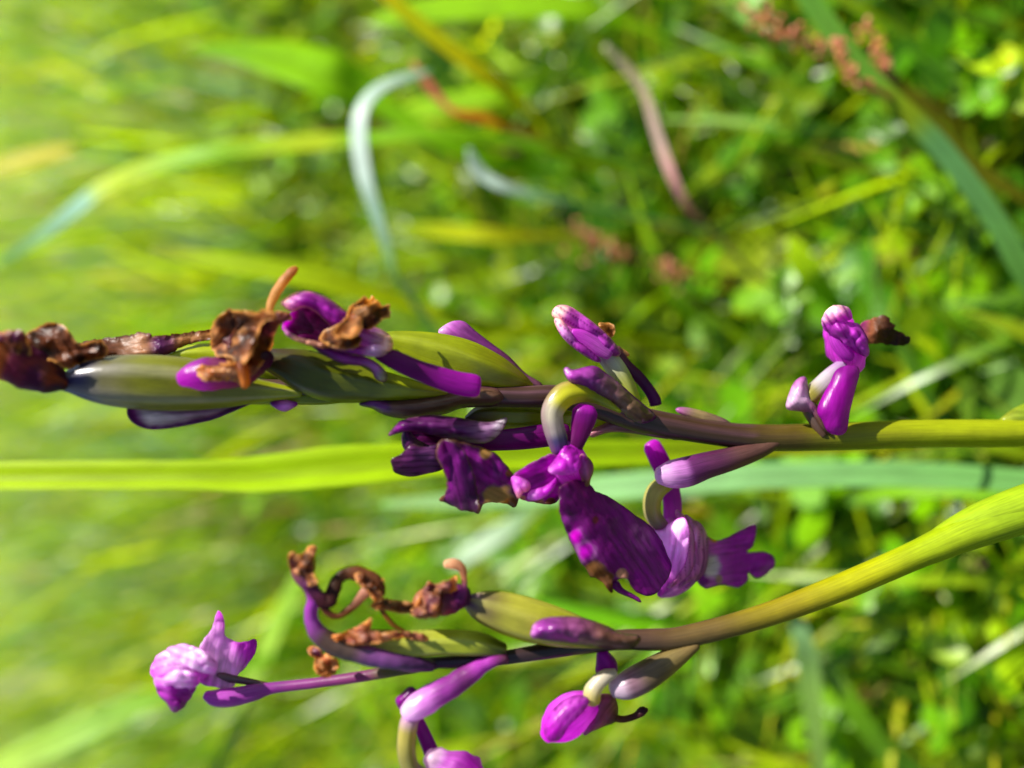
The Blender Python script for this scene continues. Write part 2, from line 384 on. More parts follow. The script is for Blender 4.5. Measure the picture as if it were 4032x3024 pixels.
# ---- seed capsules
def capsule(pl, pts, cols, tw=1.5, dz=0.0, rc=LIME, amt=0.5, nr=6, ribamp=0.15, flat=0.95):
    return tube(pl, 'seed_capsule', pts, cols, M_CAPS, seg=26, ribs=(nr, ribamp, tw), cf=ribcol(rc, nr, tw, amt), dz=dz, flat=flat)
capsule(A, [(238, 1512, 24), (316, 1500, 64), (434, 1500, 93), (588, 1506, 104), (750, 1515, 98), (904, 1530, 72), (1000, 1538, 48), (1180, 1547, 16)],
        [(0, C(44, 34, 78)), (.1, C(58, 52, 92)), (.22, C(120, 116, 86)), (.4, C(124, 128, 44)), (.8, C(140, 146, 36)), (1, LIME)], tw=0.4, rc=C(186, 180, 170), amt=.5)
capsule(A, [(590, 1432, 18), (760, 1404, 44), (900, 1412, 50), (1050, 1462, 40), (1150, 1510, 20)], [(0, GRN), (.5, LIME), (1, GRN)], dz=4.0)
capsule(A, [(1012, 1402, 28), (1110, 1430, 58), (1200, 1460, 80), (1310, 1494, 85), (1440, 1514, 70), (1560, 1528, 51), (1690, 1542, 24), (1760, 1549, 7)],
        [(0, C(60, 38, 60)), (.12, C(70, 56, 40)), (.32, C(92, 100, 34)), (.6, C(124, 134, 36)), (.78, LIME), (1, C(200, 196, 40))], tw=1.2, dz=-1.2, rc=DGRN, amt=.5)  # lime-yellow right end: sunlit translucency put into the colour
capsule(A, [(1470, 1340, 22), (1560, 1354, 50), (1700, 1394, 82), (1830, 1430, 88), (1950, 1468, 68), (2040, 1500, 37), (2092, 1520, 12)],
        [(0, GRN), (.2, C(140, 152, 44)), (.5, C(146, 158, 40)), (.8, C(140, 142, 38)), (1, C(150, 130, 50))], tw=0.9, dz=0.6, rc=C(178, 188, 60), amt=.5)
capsule(A, [(1840, 1652, 16), (1895, 1636, 38), (2000, 1640, 49), (2130, 1640, 46), (2260, 1645, 42), (2350, 1652, 36), (2425, 1652, 16)],
        [(0, C(70, 52, 54)), (.12, C(110, 104, 60)), (.3, C(150, 158, 36)), (1, LIME)], tw=0.8, dz=2.8, rc=DGRN, amt=.35)
capsule(A, [(985, 1580, 12), (1150, 1567, 26), (1300, 1564, 27), (1420, 1558, 12)], [(0, LIME), (1, GRN)], dz=1.8)

# ---- bracts
o = sheet(A, 'bract', [(522, 1576), (502, 1625), (528, 1666), (588, 1688), (669, 1684), (769, 1666), (850, 1646), (960, 1600), (1020, 1574), (900, 1590), (800, 1604), (700, 1612), (600, 1606)],
          M_BRACT, axf((520, 1640), (1000, 1580), [(0, C(110, 60, 120)), (.15, C(206, 186, 204)), (.6, C(176, 140, 164)), (1, STB)], rim=(24, C(92, 46, 96))), dz=0.4, dome=-0.9, step=8)
sheet(A, 'bract', [(1066, 1586), (1090, 1608), (1120, 1618), (1150, 1606), (1172, 1588), (1120, 1578)], M_BRACT, axf((1066, 1586), (1172, 1590), [(0, PUR), (.6, LIL), (1, VIO)]), dz=0.6, dome=0.5, step=7)
sheet(A, 'bract', [(1414, 1592), (1442, 1574), (1487, 1564), (1533, 1571), (1640, 1566), (1760, 1546), (1870, 1520), (1960, 1530), (1990, 1570), (1940, 1598), (1827, 1603), (1759, 1625), (1668, 1643), (1578, 1645), (1510, 1629), (1465, 1606)],
      M_BRACT, axf((1415, 1592), (1980, 1560), [(0, C(88, 50, 128)), (.08, C(96, 62, 128)), (.16, C(78, 60, 120)), (.24, C(112, 78, 70)), (.6, C(112, 84, 56)), (1, STB)], rim=(14, C(92, 50, 74))), dz=-0.8, dome=1.6, step=9, edge_dz=0.3)
sheet(A, 'bract', [(1727, 1308), (1741, 1289), (1782, 1267), (1827, 1268), (1872, 1305), (1930, 1350), (2000, 1402), (2068, 1470), (2130, 1510), (2150, 1548), (2060, 1530), (1960, 1440), (1850, 1370), (1760, 1340)],
      M_BRACT, axf((1727, 1308), (2140, 1530), [(0, C(190, 150, 196)), (.1, C(146, 92, 160)), (.3, C(120, 70, 130)), (.6, C(110, 60, 96)), (1, STP)]), dz=2.6, dome=0.6, step=9)
sheet(A, 'bract', [(2222, 1453), (2235, 1448), (2258, 1458), (2335, 1443), (2384, 1470), (2434, 1507), (2479, 1548), (2530, 1592), (2580, 1640), (2530, 1665), (2475, 1645), (2443, 1620), (2416, 1594), (2362, 1566), (2316, 1535), (2253, 1506), (2232, 1486)],
      M_BRACT, axf((2225, 1470), (2560, 1640), [(0, C(196, 150, 204)), (.08, C(150, 80, 158)), (.28, C(128, 68, 130)), (.45, C(132, 92, 110)), (.75, C(128, 100, 80)), (1, STB)], rim=(10, C(110, 50, 120))), dz=-3.6, dome=2.0, step=8, seed=2, fold=.35, fscale=40, tilt=(1.0, 0))
sheet(A, 'bract', [(2320, 1700), (2360, 1680), (2420, 1656), (2500, 1664), (2600, 1700), (2700, 1735), (2600, 1722), (2480, 1702), (2400, 1700), (2330, 1720)],
      M_BRACT, axf((2320, 1710), (2700, 1720), [(0, C(168, 110, 120)), (.5, STP), (1, STB)]), dz=1.2, dome=0.8, step=9)
sheet(A, 'bract', [(2660, 1612), (2700, 1606), (2780, 1624), (2860, 1655), (2880, 1682), (2780, 1668), (2700, 1640)], M_BRACT, axf((2660, 1612), (2880, 1680), [(0, C(160, 100, 150)), (.4, C(150, 130, 90)), (1, STP)]), dz=1.5, dome=0.6, step=9)
sheet(A, 'bract', [(3938, 1662), (3950, 1640), (4032, 1592), (4180, 1570), (4300, 1620), (4280, 1720), (4120, 1730), (4000, 1690)], M_BRACT, axf((3938, 1660), (4250, 1650), [(0, C(130, 138, 40)), (.4, C(128, 150, 34)), (1, GRN)]), dz=0.6, dome=1.6, step=14)

# ---- withered flower at the tip
f0 = tube(A, 'withered_flower', [(-150, 1400, 40, -1), (-70, 1395, 85, -1), (40, 1405, 98), (130, 1450, 88), (200, 1490, 66), (252, 1512, 30)],
          [(0, BRN), (.35, C(170, 110, 60)), (.55, C(120, 50, 90)), (.8, C(80, 20, 84)), (1, C(54, 30, 74))], M_DRY, lump=12, lscale=70, dz=-1.0,
          cf=lambda t, a, c: mix(c, C(176, 106, 58), 0.6 * sst(.5, .7, nz(t * 500, a * 60, 70, 4))))
sheet(A, 'petal', [(96, 1340), (104, 1318), (136, 1296), (190, 1270), (235, 1275), (275, 1306), (312, 1352), (400, 1340), (420, 1400), (316, 1432), (268, 1452), (200, 1420), (130, 1400)],
      M_DRY, dryf(C(132, 74, 34), C(150, 92, 52), DBRN, 70, 3.0), f0, dz=-2.0, dome=1.4, fold=1.3, fscale=80, jag=5, step=9)
sheet(A, 'petal', [(300, 1362), (407, 1334), (480, 1328), (551, 1311), (592, 1311), (600, 1326), (651, 1320), (787, 1302), (890, 1288), (900, 1330), (800, 1342), (723, 1362), (660, 1398), (600, 1404), (452, 1408), (310, 1430)],
      M_DRY, axf((300, 1400), (890, 1310), [(0, C(84, 50, 30)), (.2, C(120, 72, 46)), (.45, C(206, 160, 128)), (.55, C(128, 60, 140)), (.62, C(150, 90, 140)), (.7, C(214, 166, 122)), (1, C(190, 132, 76))], rim=(16, C(110, 62, 40))),
      f0, dz=2.6, dome=1.6, fold=.9, fscale=75, jag=7, step=8, seed=4)
sheet(A, 'petal', [(-60, 1330), (0, 1310), (88, 1300), (110, 1340), (122, 1400), (60, 1392), (0, 1350)], M_DRY, dryf(C(150, 96, 56), TAN, C(110, 60, 70), 50, 6.0, 0.5), f0, dz=-4.0, dome=1.0, fold=1.0, fscale=50, jag=6, step=9)

# ---- withered brown flower next along the spike
f1 = tube(A, 'withered_flower', [(716, 1492, 30), (770, 1480, 58), (850, 1470, 66), (940, 1460, 62), (1010, 1432, 50), (1060, 1400, 26)],
          [(0, C(150, 70, 170)), (.18, C(142, 62, 156)), (.4, C(120, 60, 92)), (.7, C(96, 44, 60)), (1, C(62, 30, 52))], M_PETAL, lump=7, lscale=60, dz=-3.6)
sheet(A, 'petal', [(868, 1368), (872, 1310), (892, 1262), (925, 1236), (968, 1222), (1010, 1231), (1056, 1242), (1100, 1226), (1148, 1240), (1150, 1262), (1108, 1276), (1090, 1296), (1078, 1340), (1060, 1390), (1030, 1436), (985, 1484), (968, 1440), (930, 1420), (900, 1426), (884, 1400)],
      M_DRY, dryf(C(124, 70, 32), C(190, 124, 66), C(56, 32, 22), 75, 8.0, .3), f1, dz=-6.2, dome=2.0, fold=2.2, fscale=75, jag=7, step=8, seed=8)
sheet(A, 'petal', [(772, 1452), (820, 1436), (868, 1426), (902, 1432), (940, 1430), (975, 1470), (980, 1508), (952, 1520), (930, 1500), (880, 1498), (830, 1506), (790, 1490)],
      M_DRY, dryf(C(196, 140, 92), C(232, 190, 148), C(170, 110, 60), 45, 2.0), f1, dz=-6.6, dome=1.2, fold=1.4, fscale=45, jag=7, step=7, seed=5)
tube(A, 'petal', [(948, 1432, 18), (960, 1470, 22), (966, 1505, 18), (962, 1524, 10)], [(0, C(150, 84, 40)), (1, C(222, 150, 80))], M_DRY, f1, dz=-7.4, lump=4, lscale=30, seg=12)
tube(A, 'petal', [(1062, 1245, 12), (1066, 1200, 16), (1090, 1145, 20), (1124, 1100, 21), (1152, 1068, 18), (1166, 1056, 12)], [(0, C(226, 178, 110)), (.5, C(222, 170, 100)), (1, C(206, 140, 80))], M_DRY, f1, dz=-5.2, flat=.6, lump=3, lscale=25, seg=14)

# ---- purple hooded flower, half withered
f2 = sheet(A, 'flower', [(1110, 1196), (1135, 1170), (1180, 1150), (1235, 1153), (1298, 1180), (1375, 1238), (1430, 1272), (1500, 1300), (1536, 1330), (1520, 1380), (1430, 1370), (1370, 1330), (1300, 1280), (1240, 1222), (1190, 1206), (1150, 1224)],
           M_PETAL, axf((1110, 1190), (1530, 1350), [(0, C(236, 196, 176)), (.1, C(190, 130, 180)), (.2, C(140, 62, 160)), (.6, C(146, 58, 166)), (.8, C(180, 120, 190)), (1, PEACH)], veins=(26, C(100, 40, 128), .5), rim=(9, C(196, 140, 130))), dz=-4.6, dome=2.4, step=7, fold=.4, fscale=50)
sheet(A, 'inner_petal', [(1150, 1230), (1200, 1206), (1262, 1240), (1330, 1296), (1370, 1350), (1290, 1356), (1180, 1336), (1122, 1306), (1116, 1276)],
      M_PETAL, axf((1110, 1290), (1370, 1320), [(0, C(180, 50, 180)), (.2, C(110, 22, 92)), (.5, C(72, 10, 56)), (1, C(70, 16, 58))]), f2, dz=-2.6, dome=-1.0, step=9)
sheet(A, 'sepal', [(1118, 1282), (1140, 1312), (1200, 1338), (1290, 1352), (1397, 1368), (1470, 1352), (1532, 1326), (1542, 1372), (1490, 1402), (1400, 1392), (1262, 1368), (1171, 1342), (1124, 1312)],
      M_PETAL, axf((1118, 1290), (1540, 1370), [(0, C(200, 130, 190)), (.15, C(196, 150, 130)), (.4, C(160, 112, 90)), (.7, C(170, 80, 180)), (.85, C(226, 190, 226)), (1, C(238, 206, 180))]), f2, dz=-6.0, dome=1.5, step=7, fold=.6, fscale=40)
sheet(A, 'withered_petal', [(1257, 1340), (1280, 1303), (1329, 1280), (1370, 1253), (1397, 1212), (1442, 1199), (1488, 1185), (1506, 1208), (1532, 1198), (1537, 1246), (1506, 1258), (1470, 1289), (1433, 1312), (1420, 1348), (1375, 1378), (1307, 1366)],
      M_DRY, dryf(C(126, 80, 44), C(188, 146, 106), C(64, 42, 30), 60, 12.0), f2, dz=-8.4, dome=1.2, fold=2.0, fscale=70, jag=6, step=7, seed=12)
sheet(A, 'sepal', [(1216, 1340), (1330, 1378), (1430, 1404), (1492, 1436), (1522, 1478), (1512, 1500), (1482, 1490), (1450, 1444), (1350, 1428), (1262, 1386)],
      M_PETAL, axf((1216, 1340), (1515, 1495), [(0, C(110, 50, 110)), (.6, C(120, 70, 150)), (.85, C(150, 120, 176)), (1, C(170, 170, 130))], rim=(7, C(90, 40, 110))), f2, dz=-5.0, dome=1.2, step=7)
tube(A, 'spur', [(1490, 1386, 30), (1560, 1420, 38), (1640, 1456, 40), (1720, 1484, 43), (1800, 1508, 46), (1860, 1518, 46), (1884, 1521, 40)],
     [(0, C(128, 40, 120)), (.4, C(128, 28, 122)), (.75, C(160, 34, 166)), (1, C(186, 40, 190))], M_SPUR, f2, dz=-5.2, flat=.55, blunt=.25, seg=20)

# ---- dark purple flower hanging below the stem
f3 = sheet(A, 'flower', [(1530, 1714), (1560, 1676), (1584, 1657), (1640, 1644), (1704, 1637), (1812, 1648), (1900, 1664), (1950, 1660), (1992, 1647), (1986, 1674), (1959, 1714), (1915, 1740), (1860, 1742), (1812, 1734), (1725, 1716), (1660, 1700), (1606, 1695), (1560, 1706)],
           M_PETAL, axf((1530, 1700), (1990, 1670), [(0, C(84, 50, 130)), (.12, C(70, 44, 130)), (.25, C(92, 50, 104)), (.6, C(96, 60, 110)), (.85, C(150, 128, 160)), (1, C(222, 210, 216))], veins=(24, C(54, 26, 64), .55), rim=(7, C(120, 80, 100))), dz=-3.8, dome=1.9, step=6, fold=.3, fscale=60)
sheet(A, 'inner_petal', [(1600, 1690), (1680, 1690), (1800, 1720), (1900, 1735), (1880, 1780), (1760, 1800), (1690, 1790), (1610, 1770), (1588, 1740)],
      M_PETAL, axf((1590, 1740), (1890, 1750), [(0, C(84, 36, 80)), (.2, C(120, 50, 110)), (.4, C(70, 24, 60)), (1, C(86, 30, 90))], veins=(30, C(40, 14, 44), .5)), f3, dz=-1.6, dome=-.6, step=8)
sheet(A, 'sepal', [(1541, 1808), (1579, 1788), (1598, 1770), (1620, 1752), (1660, 1760), (1725, 1752), (1760, 1800), (1740, 1846), (1682, 1863), (1617, 1875), (1557, 1860), (1546, 1836)],
      M_PETAL, axf((1541, 1820), (1750, 1810), [(0, C(92, 54, 84)), (.4, C(112, 64, 110)), (.75, C(110, 80, 130)), (1, C(70, 36, 96))], veins=(22, C(52, 28, 56), .6), rim=(9, C(70, 44, 50))), f3, dz=-3.2, dome=.8, step=6, fold=.3, fscale=90, tilt=(0.2, 1.3), ruf=.5)
sheet(A, 'sepal', [(1588, 1700), (1606, 1690), (1640, 1730), (1700, 1760), (1735, 1770), (1700, 1792), (1640, 1788), (1596, 1770), (1584, 1735)],
      M_PETAL, axf((1588, 1740), (1735, 1770), [(0, C(80, 40, 90)), (.5, C(110, 90, 80)), (1, C(92, 50, 120))], veins=(18, C(48, 20, 50), .6)), f3, dz=-2.7, dome=1.0, step=6)
sheet(A, 'lip', [(1736, 1733), (1722, 1765), (1720, 1798), (1747, 1853), (1762, 1907), (1750, 1945), (1729, 1969), (1755, 1974), (1780, 1988), (1812, 2008), (1850, 2012), (1888, 2019), (1898, 1986), (1940, 1976), (1997, 1984), (2026, 1996), (2044, 1961), (2040, 1915), (2024, 1874), (1986, 1826), (1943, 1782), (1877, 1758), (1800, 1735)],
      M_PETAL, axf((1790, 1740), (1880, 2000), [(0, C(78, 30, 100)), (.3, C(84, 36, 136)), (.6, C(80, 40, 140)), (1, C(52, 40, 84))], veins=(40, C(64, 26, 104), .4), rim=(12, C(108, 80, 50)),
      brown=[(1960, 1955, 70, C(150, 122, 84)), (1915, 1770, 40, C(146, 112, 62)), (2015, 1990, 40, C(120, 80, 44)), (1850, 2010, 34, C(110, 78, 50)), (2000, 1865, 16, C(130, 96, 50))]),
      f3, dz=-5.0, dome=0.7, tilt=(0.7, 1.3), fold=1.4, fscale=150, jag=6, step=7, seed=3)
sheet(A, 'lip_lobe', [(1738, 1732), (1790, 1738), (1836, 1790), (1866, 1870), (1880, 1950), (1886, 2016), (1846, 2010), (1812, 2006), (1778, 1986), (1734, 1968), (1756, 1940), (1764, 1905), (1750, 1853), (1722, 1798), (1724, 1762)], M_PETAL, axf((1770, 1740), (1820, 2000), [(0, C(70, 30, 100)), (.3, C(76, 36, 130)), (.7, C(60, 34, 108)), (1, C(60, 44, 70))], veins=(30, C(48, 20, 84), .5), rim=(9, C(100, 74, 50))), f3, dz=-6.6, dome=.4, tilt=(-1.6, 1.0), curl=(1.2,), fold=.7, fscale=110, jag=6, step=7, seed=41)
tube(A, 'spur', [(1840, 1742, 30), (1900, 1738, 38), (1960, 1734, 41), (2050, 1727, 44), (2150, 1714, 46), (2210, 1706, 42), (2236, 1704, 32)], [(0, C(100, 28, 92)), (.5, C(128, 32, 122)), (1, C(120, 30, 116))], M_SPUR, f3, dz=0.4, flat=.55, blunt=.3, seg=20)

# ---- main flower with the large lip
f4 = tube(A, 'flower', [(2226, 1752, 30), (2236, 1785, 62), (2246, 1825, 80), (2262, 1862, 74), (2278, 1895, 46), (2284, 1920, 18)], [(0, C(160, 44, 170)), (.35, C(176, 62, 186)), (.6, C(196, 104, 204)), (.8, C(150, 60, 150)), (1, C(110, 30, 110))],
          M_PETAL, seg=30, lump=17, lscale=75, dz=-4.2, flat=.8)
sheet(A, 'petal_curl', [(2226, 1756), (2206, 1782), (2186, 1812), (2160, 1846), (2174, 1864), (2215, 1868), (2256, 1862), (2284, 1838), (2276, 1790), (2252, 1762)], M_PETAL, axf((2235, 1760), (2200, 1862), [(0, C(150, 44, 156)), (.5, C(170, 64, 180)), (.85, C(206, 110, 210)), (1, C(222, 150, 222))]), f4, dz=-7.0, dome=1.2, tilt=(-.8, -1.2), step=6, fold=.7, fscale=45, seed=2)
tube(A, 'ovary', [(2442, 1620, 7), (2395, 1590, 17), (2340, 1561, 27), (2290, 1543, 40), (2232, 1550, 48), (2195, 1582, 47), (2174, 1625, 44), (2178, 1672, 43), (2192, 1722, 41), (2206, 1770, 36)],
     [(0, LIME), (.25, C(150, 160, 60)), (.42, C(190, 192, 50)), (.55, C(190, 190, 70)), (.68, C(190, 184, 160)), (.82, C(160, 150, 146)), (.92, C(74, 66, 110)), (1, C(90, 40, 120))], M_CAPS, f4, seg=26, n=60, ribs=(6, .12, 2.2),
     cf=lambda t, a, c: mix(c, C(140, 96, 120), .6 * sst(.3, .95, math.cos(a - 3.14))), dz=-4.2)
tube(A, 'spur', [(2262, 1760, 32), (2280, 1712, 38), (2296, 1660, 47), (2304, 1622, 50), (2308, 1602, 36)], [(0, C(112, 26, 100)), (.5, C(128, 30, 116)), (.8, C(140, 34, 140)), (1, C(206, 50, 206))], M_SPUR, f4, dz=-4.6, flat=.6, blunt=.3, seg=20)
sheet(A, 'sepal', [(2180, 1790), (2140, 1800), (2105, 1816), (2060, 1844), (2025, 1868), (2014, 1890), (2032, 1934), (2052, 1962), (2110, 1978), (2172, 1985), (2206, 1956), (2230, 1890), (2224, 1830)],
      M_PETAL, axf((2020, 1890), (2220, 1870), [(0, C(226, 170, 220)), (.14, C(160, 70, 180)), (.35, C(98, 44, 168)), (.7, C(98, 42, 166)), (1, C(150, 54, 164))], rim=(10, C(150, 80, 140)),
      brown=[(2120, 1980, 30, C(150, 110, 80)), (2170, 1985, 30, C(110, 74, 50)), (2055, 1965, 18, C(210, 150, 120))]), f4, dz=-4.6, dome=-1.0, fold=.7, fscale=70, jag=4, step=6, seed=6, tilt=(0.3, 1.5))
sheet(A, 'petal_curl', [(2016, 1880), (2036, 1878), (2070, 1890), (2086, 1905), (2080, 1930), (2056, 1940), (2044, 1962), (2032, 1944), (2018, 1905)], M_PETAL, axf((2016, 1880), (2060, 1950), [(0, C(210, 120, 214)), (.5, C(216, 140, 216)), (1, C(216, 160, 150))]), f4, dz=-5.8, dome=1.4, step=6, fold=.5, fscale=25)
sheet(A, 'petal_curl', [(2090, 1935), (2140, 1918), (2172, 1898), (2190, 1880), (2180, 1920), (2150, 1952), (2110, 1968), (2076, 1960)], M_PETAL, axf((2090, 1950), (2185, 1890), [(0, C(220, 150, 224)), (.5, C(190, 90, 200)), (1, C(150, 70, 180))]), f4, dz=-5.6, dome=1.0, step=6, fold=.4, fscale=25)
sheet(A, 'sepal', [(2290, 1790), (2326, 1816), (2334, 1850), (2322, 1890), (2318, 1914), (2300, 1918), (2290, 1880), (2276, 1850)], M_PETAL, axf((2300, 1790), (2310, 1915), [(0, C(160, 60, 160)), (.5, C(170, 110, 150)), (1, C(150, 110, 70))], rim=(6, C(180, 150, 110))), f4, dz=-5.6, dome=1.2, step=6, fold=.4, fscale=30)
SP = C(66, 16, 78)
sheet(A, 'lip', [(2204, 1920), (2202, 1965), (2205, 2016), (2225, 2081), (2257, 2150), (2286, 2208), (2310, 2240), (2326, 2268), (2345, 2272), (2377, 2298), (2398, 2326), (2412, 2330), (2412, 2292), (2438, 2280), (2471, 2280), (2492, 2317), (2518, 2338), (2550, 2345), (2587, 2331), (2623, 2284), (2642, 2233), (2626, 2183), (2601, 2128), (2558, 2071), (2492, 2024), (2438, 1984), (2384, 1951), (2341, 1933), (2319, 1908), (2260, 1890)],
      M_PETAL, axf((2250, 1910), (2540, 2320), [(0, C(120, 30, 104)), (.15, C(122, 36, 116)), (.5, C(112, 42, 124)), (.8, C(104, 42, 128)), (1, C(110, 40, 140))], veins=(30, C(92, 30, 108), .5), rim=(5, C(84, 40, 70)),
           spots=[(2285, 2165, 46, C(186, 140, 196)), (2262, 2112, 40, C(166, 110, 186)), (2238, 2060, 34, C(120, 70, 160)), (2330, 2175, 26, C(150, 110, 176)), (2230, 1945, 32, SP), (2222, 1995, 18, SP), (2252, 2010, 24, SP), (2262, 2062, 22, C(104, 20, 120)), (2237, 2078, 14, C(100, 24, 120)), (2268, 2112, 26, C(196, 20, 190)), (2306, 2170, 30, C(176, 20, 176)), (2342, 2048, 15, C(96, 40, 50))],  # bright magenta spots are painted sun patches; dark purple ones are markings
           brown=[(2335, 2245, 46, C(128, 88, 52)), (2380, 2280, 50, C(112, 74, 44)), (2400, 2320, 26, C(86, 50, 30)), (2445, 2258, 26, C(190, 140, 120))]),
      f4, dz=-7.2, dome=.5, curl=(3.2,), ridge=.52, tilt=(0.2, 0.35), fold=.4, fscale=150, step=6, jag=3, axis=56, ruf=.6)
sheet(A, 'lip_lobe', [(2404, 2290), (2430, 2286), (2452, 2318), (2490, 2340), (2516, 2358), (2522, 2372), (2490, 2354), (2440, 2334), (2410, 2314)], M_PETAL, axf((2404, 2290), (2520, 2370), [(0, DVIO), (1, C(84, 36, 140))]), f4, dz=-5.4, dome=.6, step=6)

# ---- pink flower low on the stem, behind the big lip
f5 = tube(A, 'flower', [(2632, 2046, 34), (2646, 2085, 86), (2664, 2140, 106), (2676, 2200, 102), (2664, 2260, 78), (2632, 2315, 42), (2600, 2346, 10)],
          [(0, C(206, 130, 214)), (.3, C(200, 118, 206)), (.7, C(170, 84, 176)), (1, C(128, 44, 140))], M_PETAL, seg=30, lump=6, lscale=90, dz=6.0,
          cf=lambda t, a, c: mix(c, mix(C(206, 146, 190), C(150, 80, 136), sst(.25, .9, abs(math.sin(a * 7)) ** 3)), sst(.0, .45, -math.sin(a * 1.0 + .5) * .4 + math.cos(a)) ))
sheet(A, 'petal', [(2554, 2064), (2580, 2088), (2612, 2084), (2640, 2058), (2694, 2040), (2712, 2090), (2712, 2150), (2696, 2220), (2650, 2290), (2596, 2348), (2590, 2310), (2606, 2220), (2600, 2140), (2570, 2094)], M_PETAL, axf((2630, 2050), (2610, 2340), [(0, C(240, 196, 246)), (.3, C(236, 180, 242)), (.6, C(222, 150, 230)), (1, C(170, 80, 176))], rim=(6, C(180, 90, 180))), f5, dz=1.2, dome=1.0, tilt=(-2.6, .2), step=7, fold=.35, fscale=60, seed=1)
for k_, (sx, w_) in enumerate(((2700, 34), (2736, 34), (2766, 22))):
    sheet(A, 'sepal', [(sx - 40, 2010 + k_ * 20), (sx - 10, 2030 + k_ * 16), (sx + w_ - 8, 2090 + k_ * 6), (sx + w_, 2170), (sx + w_ - 14, 2250), (sx - 40, 2300), (sx - 70, 2312), (sx - 24, 2230), (sx - 10, 2150), (sx - 26, 2080)], M_PETAL, axf((sx - 30, 2030), (sx - 20, 2300), [(0, C(190, 130, 176)), (.3, C(220, 160, 204)), (.7, C(212, 144, 200)), (1, C(180, 110, 160))], veins=(20, C(160, 90, 140), .5), rim=(6, C(190, 130, 170))), f5, dz=2.0 + k_ * 1.3, dome=.9, tilt=(1.4, 0), step=7, seed=k_)
tube(A, 'spur', [(2646, 2070, 36), (2648, 1990, 37), (2640, 1930, 37), (2618, 1860, 39), (2590, 1800, 39), (2568, 1758, 36), (2562, 1748, 30)], [(0, C(206, 120, 214)), (.4, C(180, 70, 196)), (.65, C(180, 40, 190)), (1, C(196, 50, 204))], M_SPUR, f5, dz=5.6, flat=.55, blunt=.4, seg=20)
tube(A, 'ovary', [(2660, 1880, 24), (2625, 1900, 32), (2584, 1932, 36), (2567, 1978, 35), (2572, 2030, 33), (2606, 2076, 30)], [(0, LIME), (.35, C(180, 176, 120)), (.6, C(170, 160, 110)), (.85, C(150, 136, 110)), (1, C(150, 100, 130))], M_CAPS, f5, dz=3.6, seg=22, ribs=(6, .08, 1.5))
sheet(A, 'lip', [(2760, 2105), (2789, 2116), (2829, 2129), (2888, 2102), (2969, 2064), (2975, 2106), (2962, 2150), (2940, 2176), (3001, 2172), (3042, 2190), (3048, 2224), (3024, 2252), (2983, 2277), (2944, 2254), (2944, 2283), (2906, 2313), (2860, 2304), (2834, 2302), (2775, 2315), (2739, 2278), (2720, 2220), (2730, 2150)],
      M_PETAL, axf((2730, 2200), (3040, 2200), [(0, C(190, 140, 190)), (.3, C(160, 96, 176)), (.55, C(130, 60, 156)), (1, C(124, 50, 150))], rim=(6, C(120, 70, 90)), spots=[(2770, 2275, 26, C(96, 40, 130)), (2800, 2230, 40, C(196, 176, 190)), (2830, 2280, 16, C(160, 130, 110))], brown=[(2810, 2125, 16, C(190, 130, 50))]),
      f5, dz=7.0, dome=1.0, tilt=(1.2, 0.2), fold=1.2, fscale=110, step=8, jag=3, seed=9)
b5 = tube(A, 'bract', [(3060, 1738, 26), (2970, 1776, 38), (2870, 1808, 46), (2780, 1832, 52, .4), (2700, 1858, 59, .6), (2640, 1868, 54, .6), (2602, 1872, 38, .6)], [(0, STB), (.3, C(92, 60, 56)), (.55, C(80, 42, 66)), (.74, C(92, 50, 88)), (.84, C(170, 120, 176)), (1, C(206, 160, 212))], M_BRACT, seg=24, dz=-0.8, ribs=(5, .05, 1))

# ---- upper flower with bare ovary
f6 = tube(A, 'flower', [(2200, 1238, 16), (2214, 1248, 30), (2250, 1274, 42), (2300, 1314, 50), (2350, 1362, 48), (2386, 1402, 36)], [(0, C(246, 216, 196)), (.1, C(236, 190, 190)), (.2, C(190, 120, 200)), (.6, C(176, 92, 190)), (1, C(206, 150, 212))],
          M_PETAL, seg=28, lump=10, lscale=60, dz=0.5, cf=hoodc(C(100, 30, 110)))
sheet(A, 'sepal', [(2176, 1242), (2184, 1214), (2210, 1202), (2250, 1212), (2320, 1260), (2400, 1330), (2442, 1392), (2396, 1396), (2330, 1340), (2262, 1292), (2215, 1270)], M_PETAL, axf((2180, 1225), (2430, 1390), [(0, C(246, 220, 200)), (.1, C(240, 196, 190)), (.2, C(186, 108, 194)), (.6, C(176, 90, 190)), (1, C(150, 80, 150))], veins=(24, C(112, 40, 120), .5), rim=(6, C(206, 150, 170))), f6, dz=-1.2, dome=1.2, step=7, fold=.5, fscale=50, seed=4)
sheet(A, 'sepal', [(2184, 1258), (2215, 1266), (2262, 1330), (2330, 1386), (2364, 1424), (2324, 1412), (2252, 1362), (2206, 1312)], M_PETAL, axf((2190, 1265), (2360, 1420), [(0, C(240, 200, 190)), (.25, C(206, 150, 204)), (.6, C(166, 80, 176)), (1, C(170, 90, 180))], veins=(20, C(100, 36, 110), .5)), f6, dz=-1.8, dome=.9, step=7, fold=.4, fscale=50, seed=5)
tube(A, 'petal', [(2258, 1312, 20), (2300, 1330, 32), (2350, 1362, 34), (2396, 1392, 26)], [(0, C(170, 80, 184)), (1, C(190, 112, 196))], M_PETAL, f6, dz=-1.8, flat=.5, seg=16)
tube(A, 'ovary', [(2376, 1390, 34), (2420, 1445, 39), (2462, 1512, 36), (2490, 1562, 28), (2512, 1600, 18)], [(0, C(206, 170, 206)), (.2, C(206, 206, 180)), (.6, C(186, 192, 120)), (1, LIME)], M_CAPS, f6, seg=22, ribs=(6, .10, 1.2), dz=0.2)
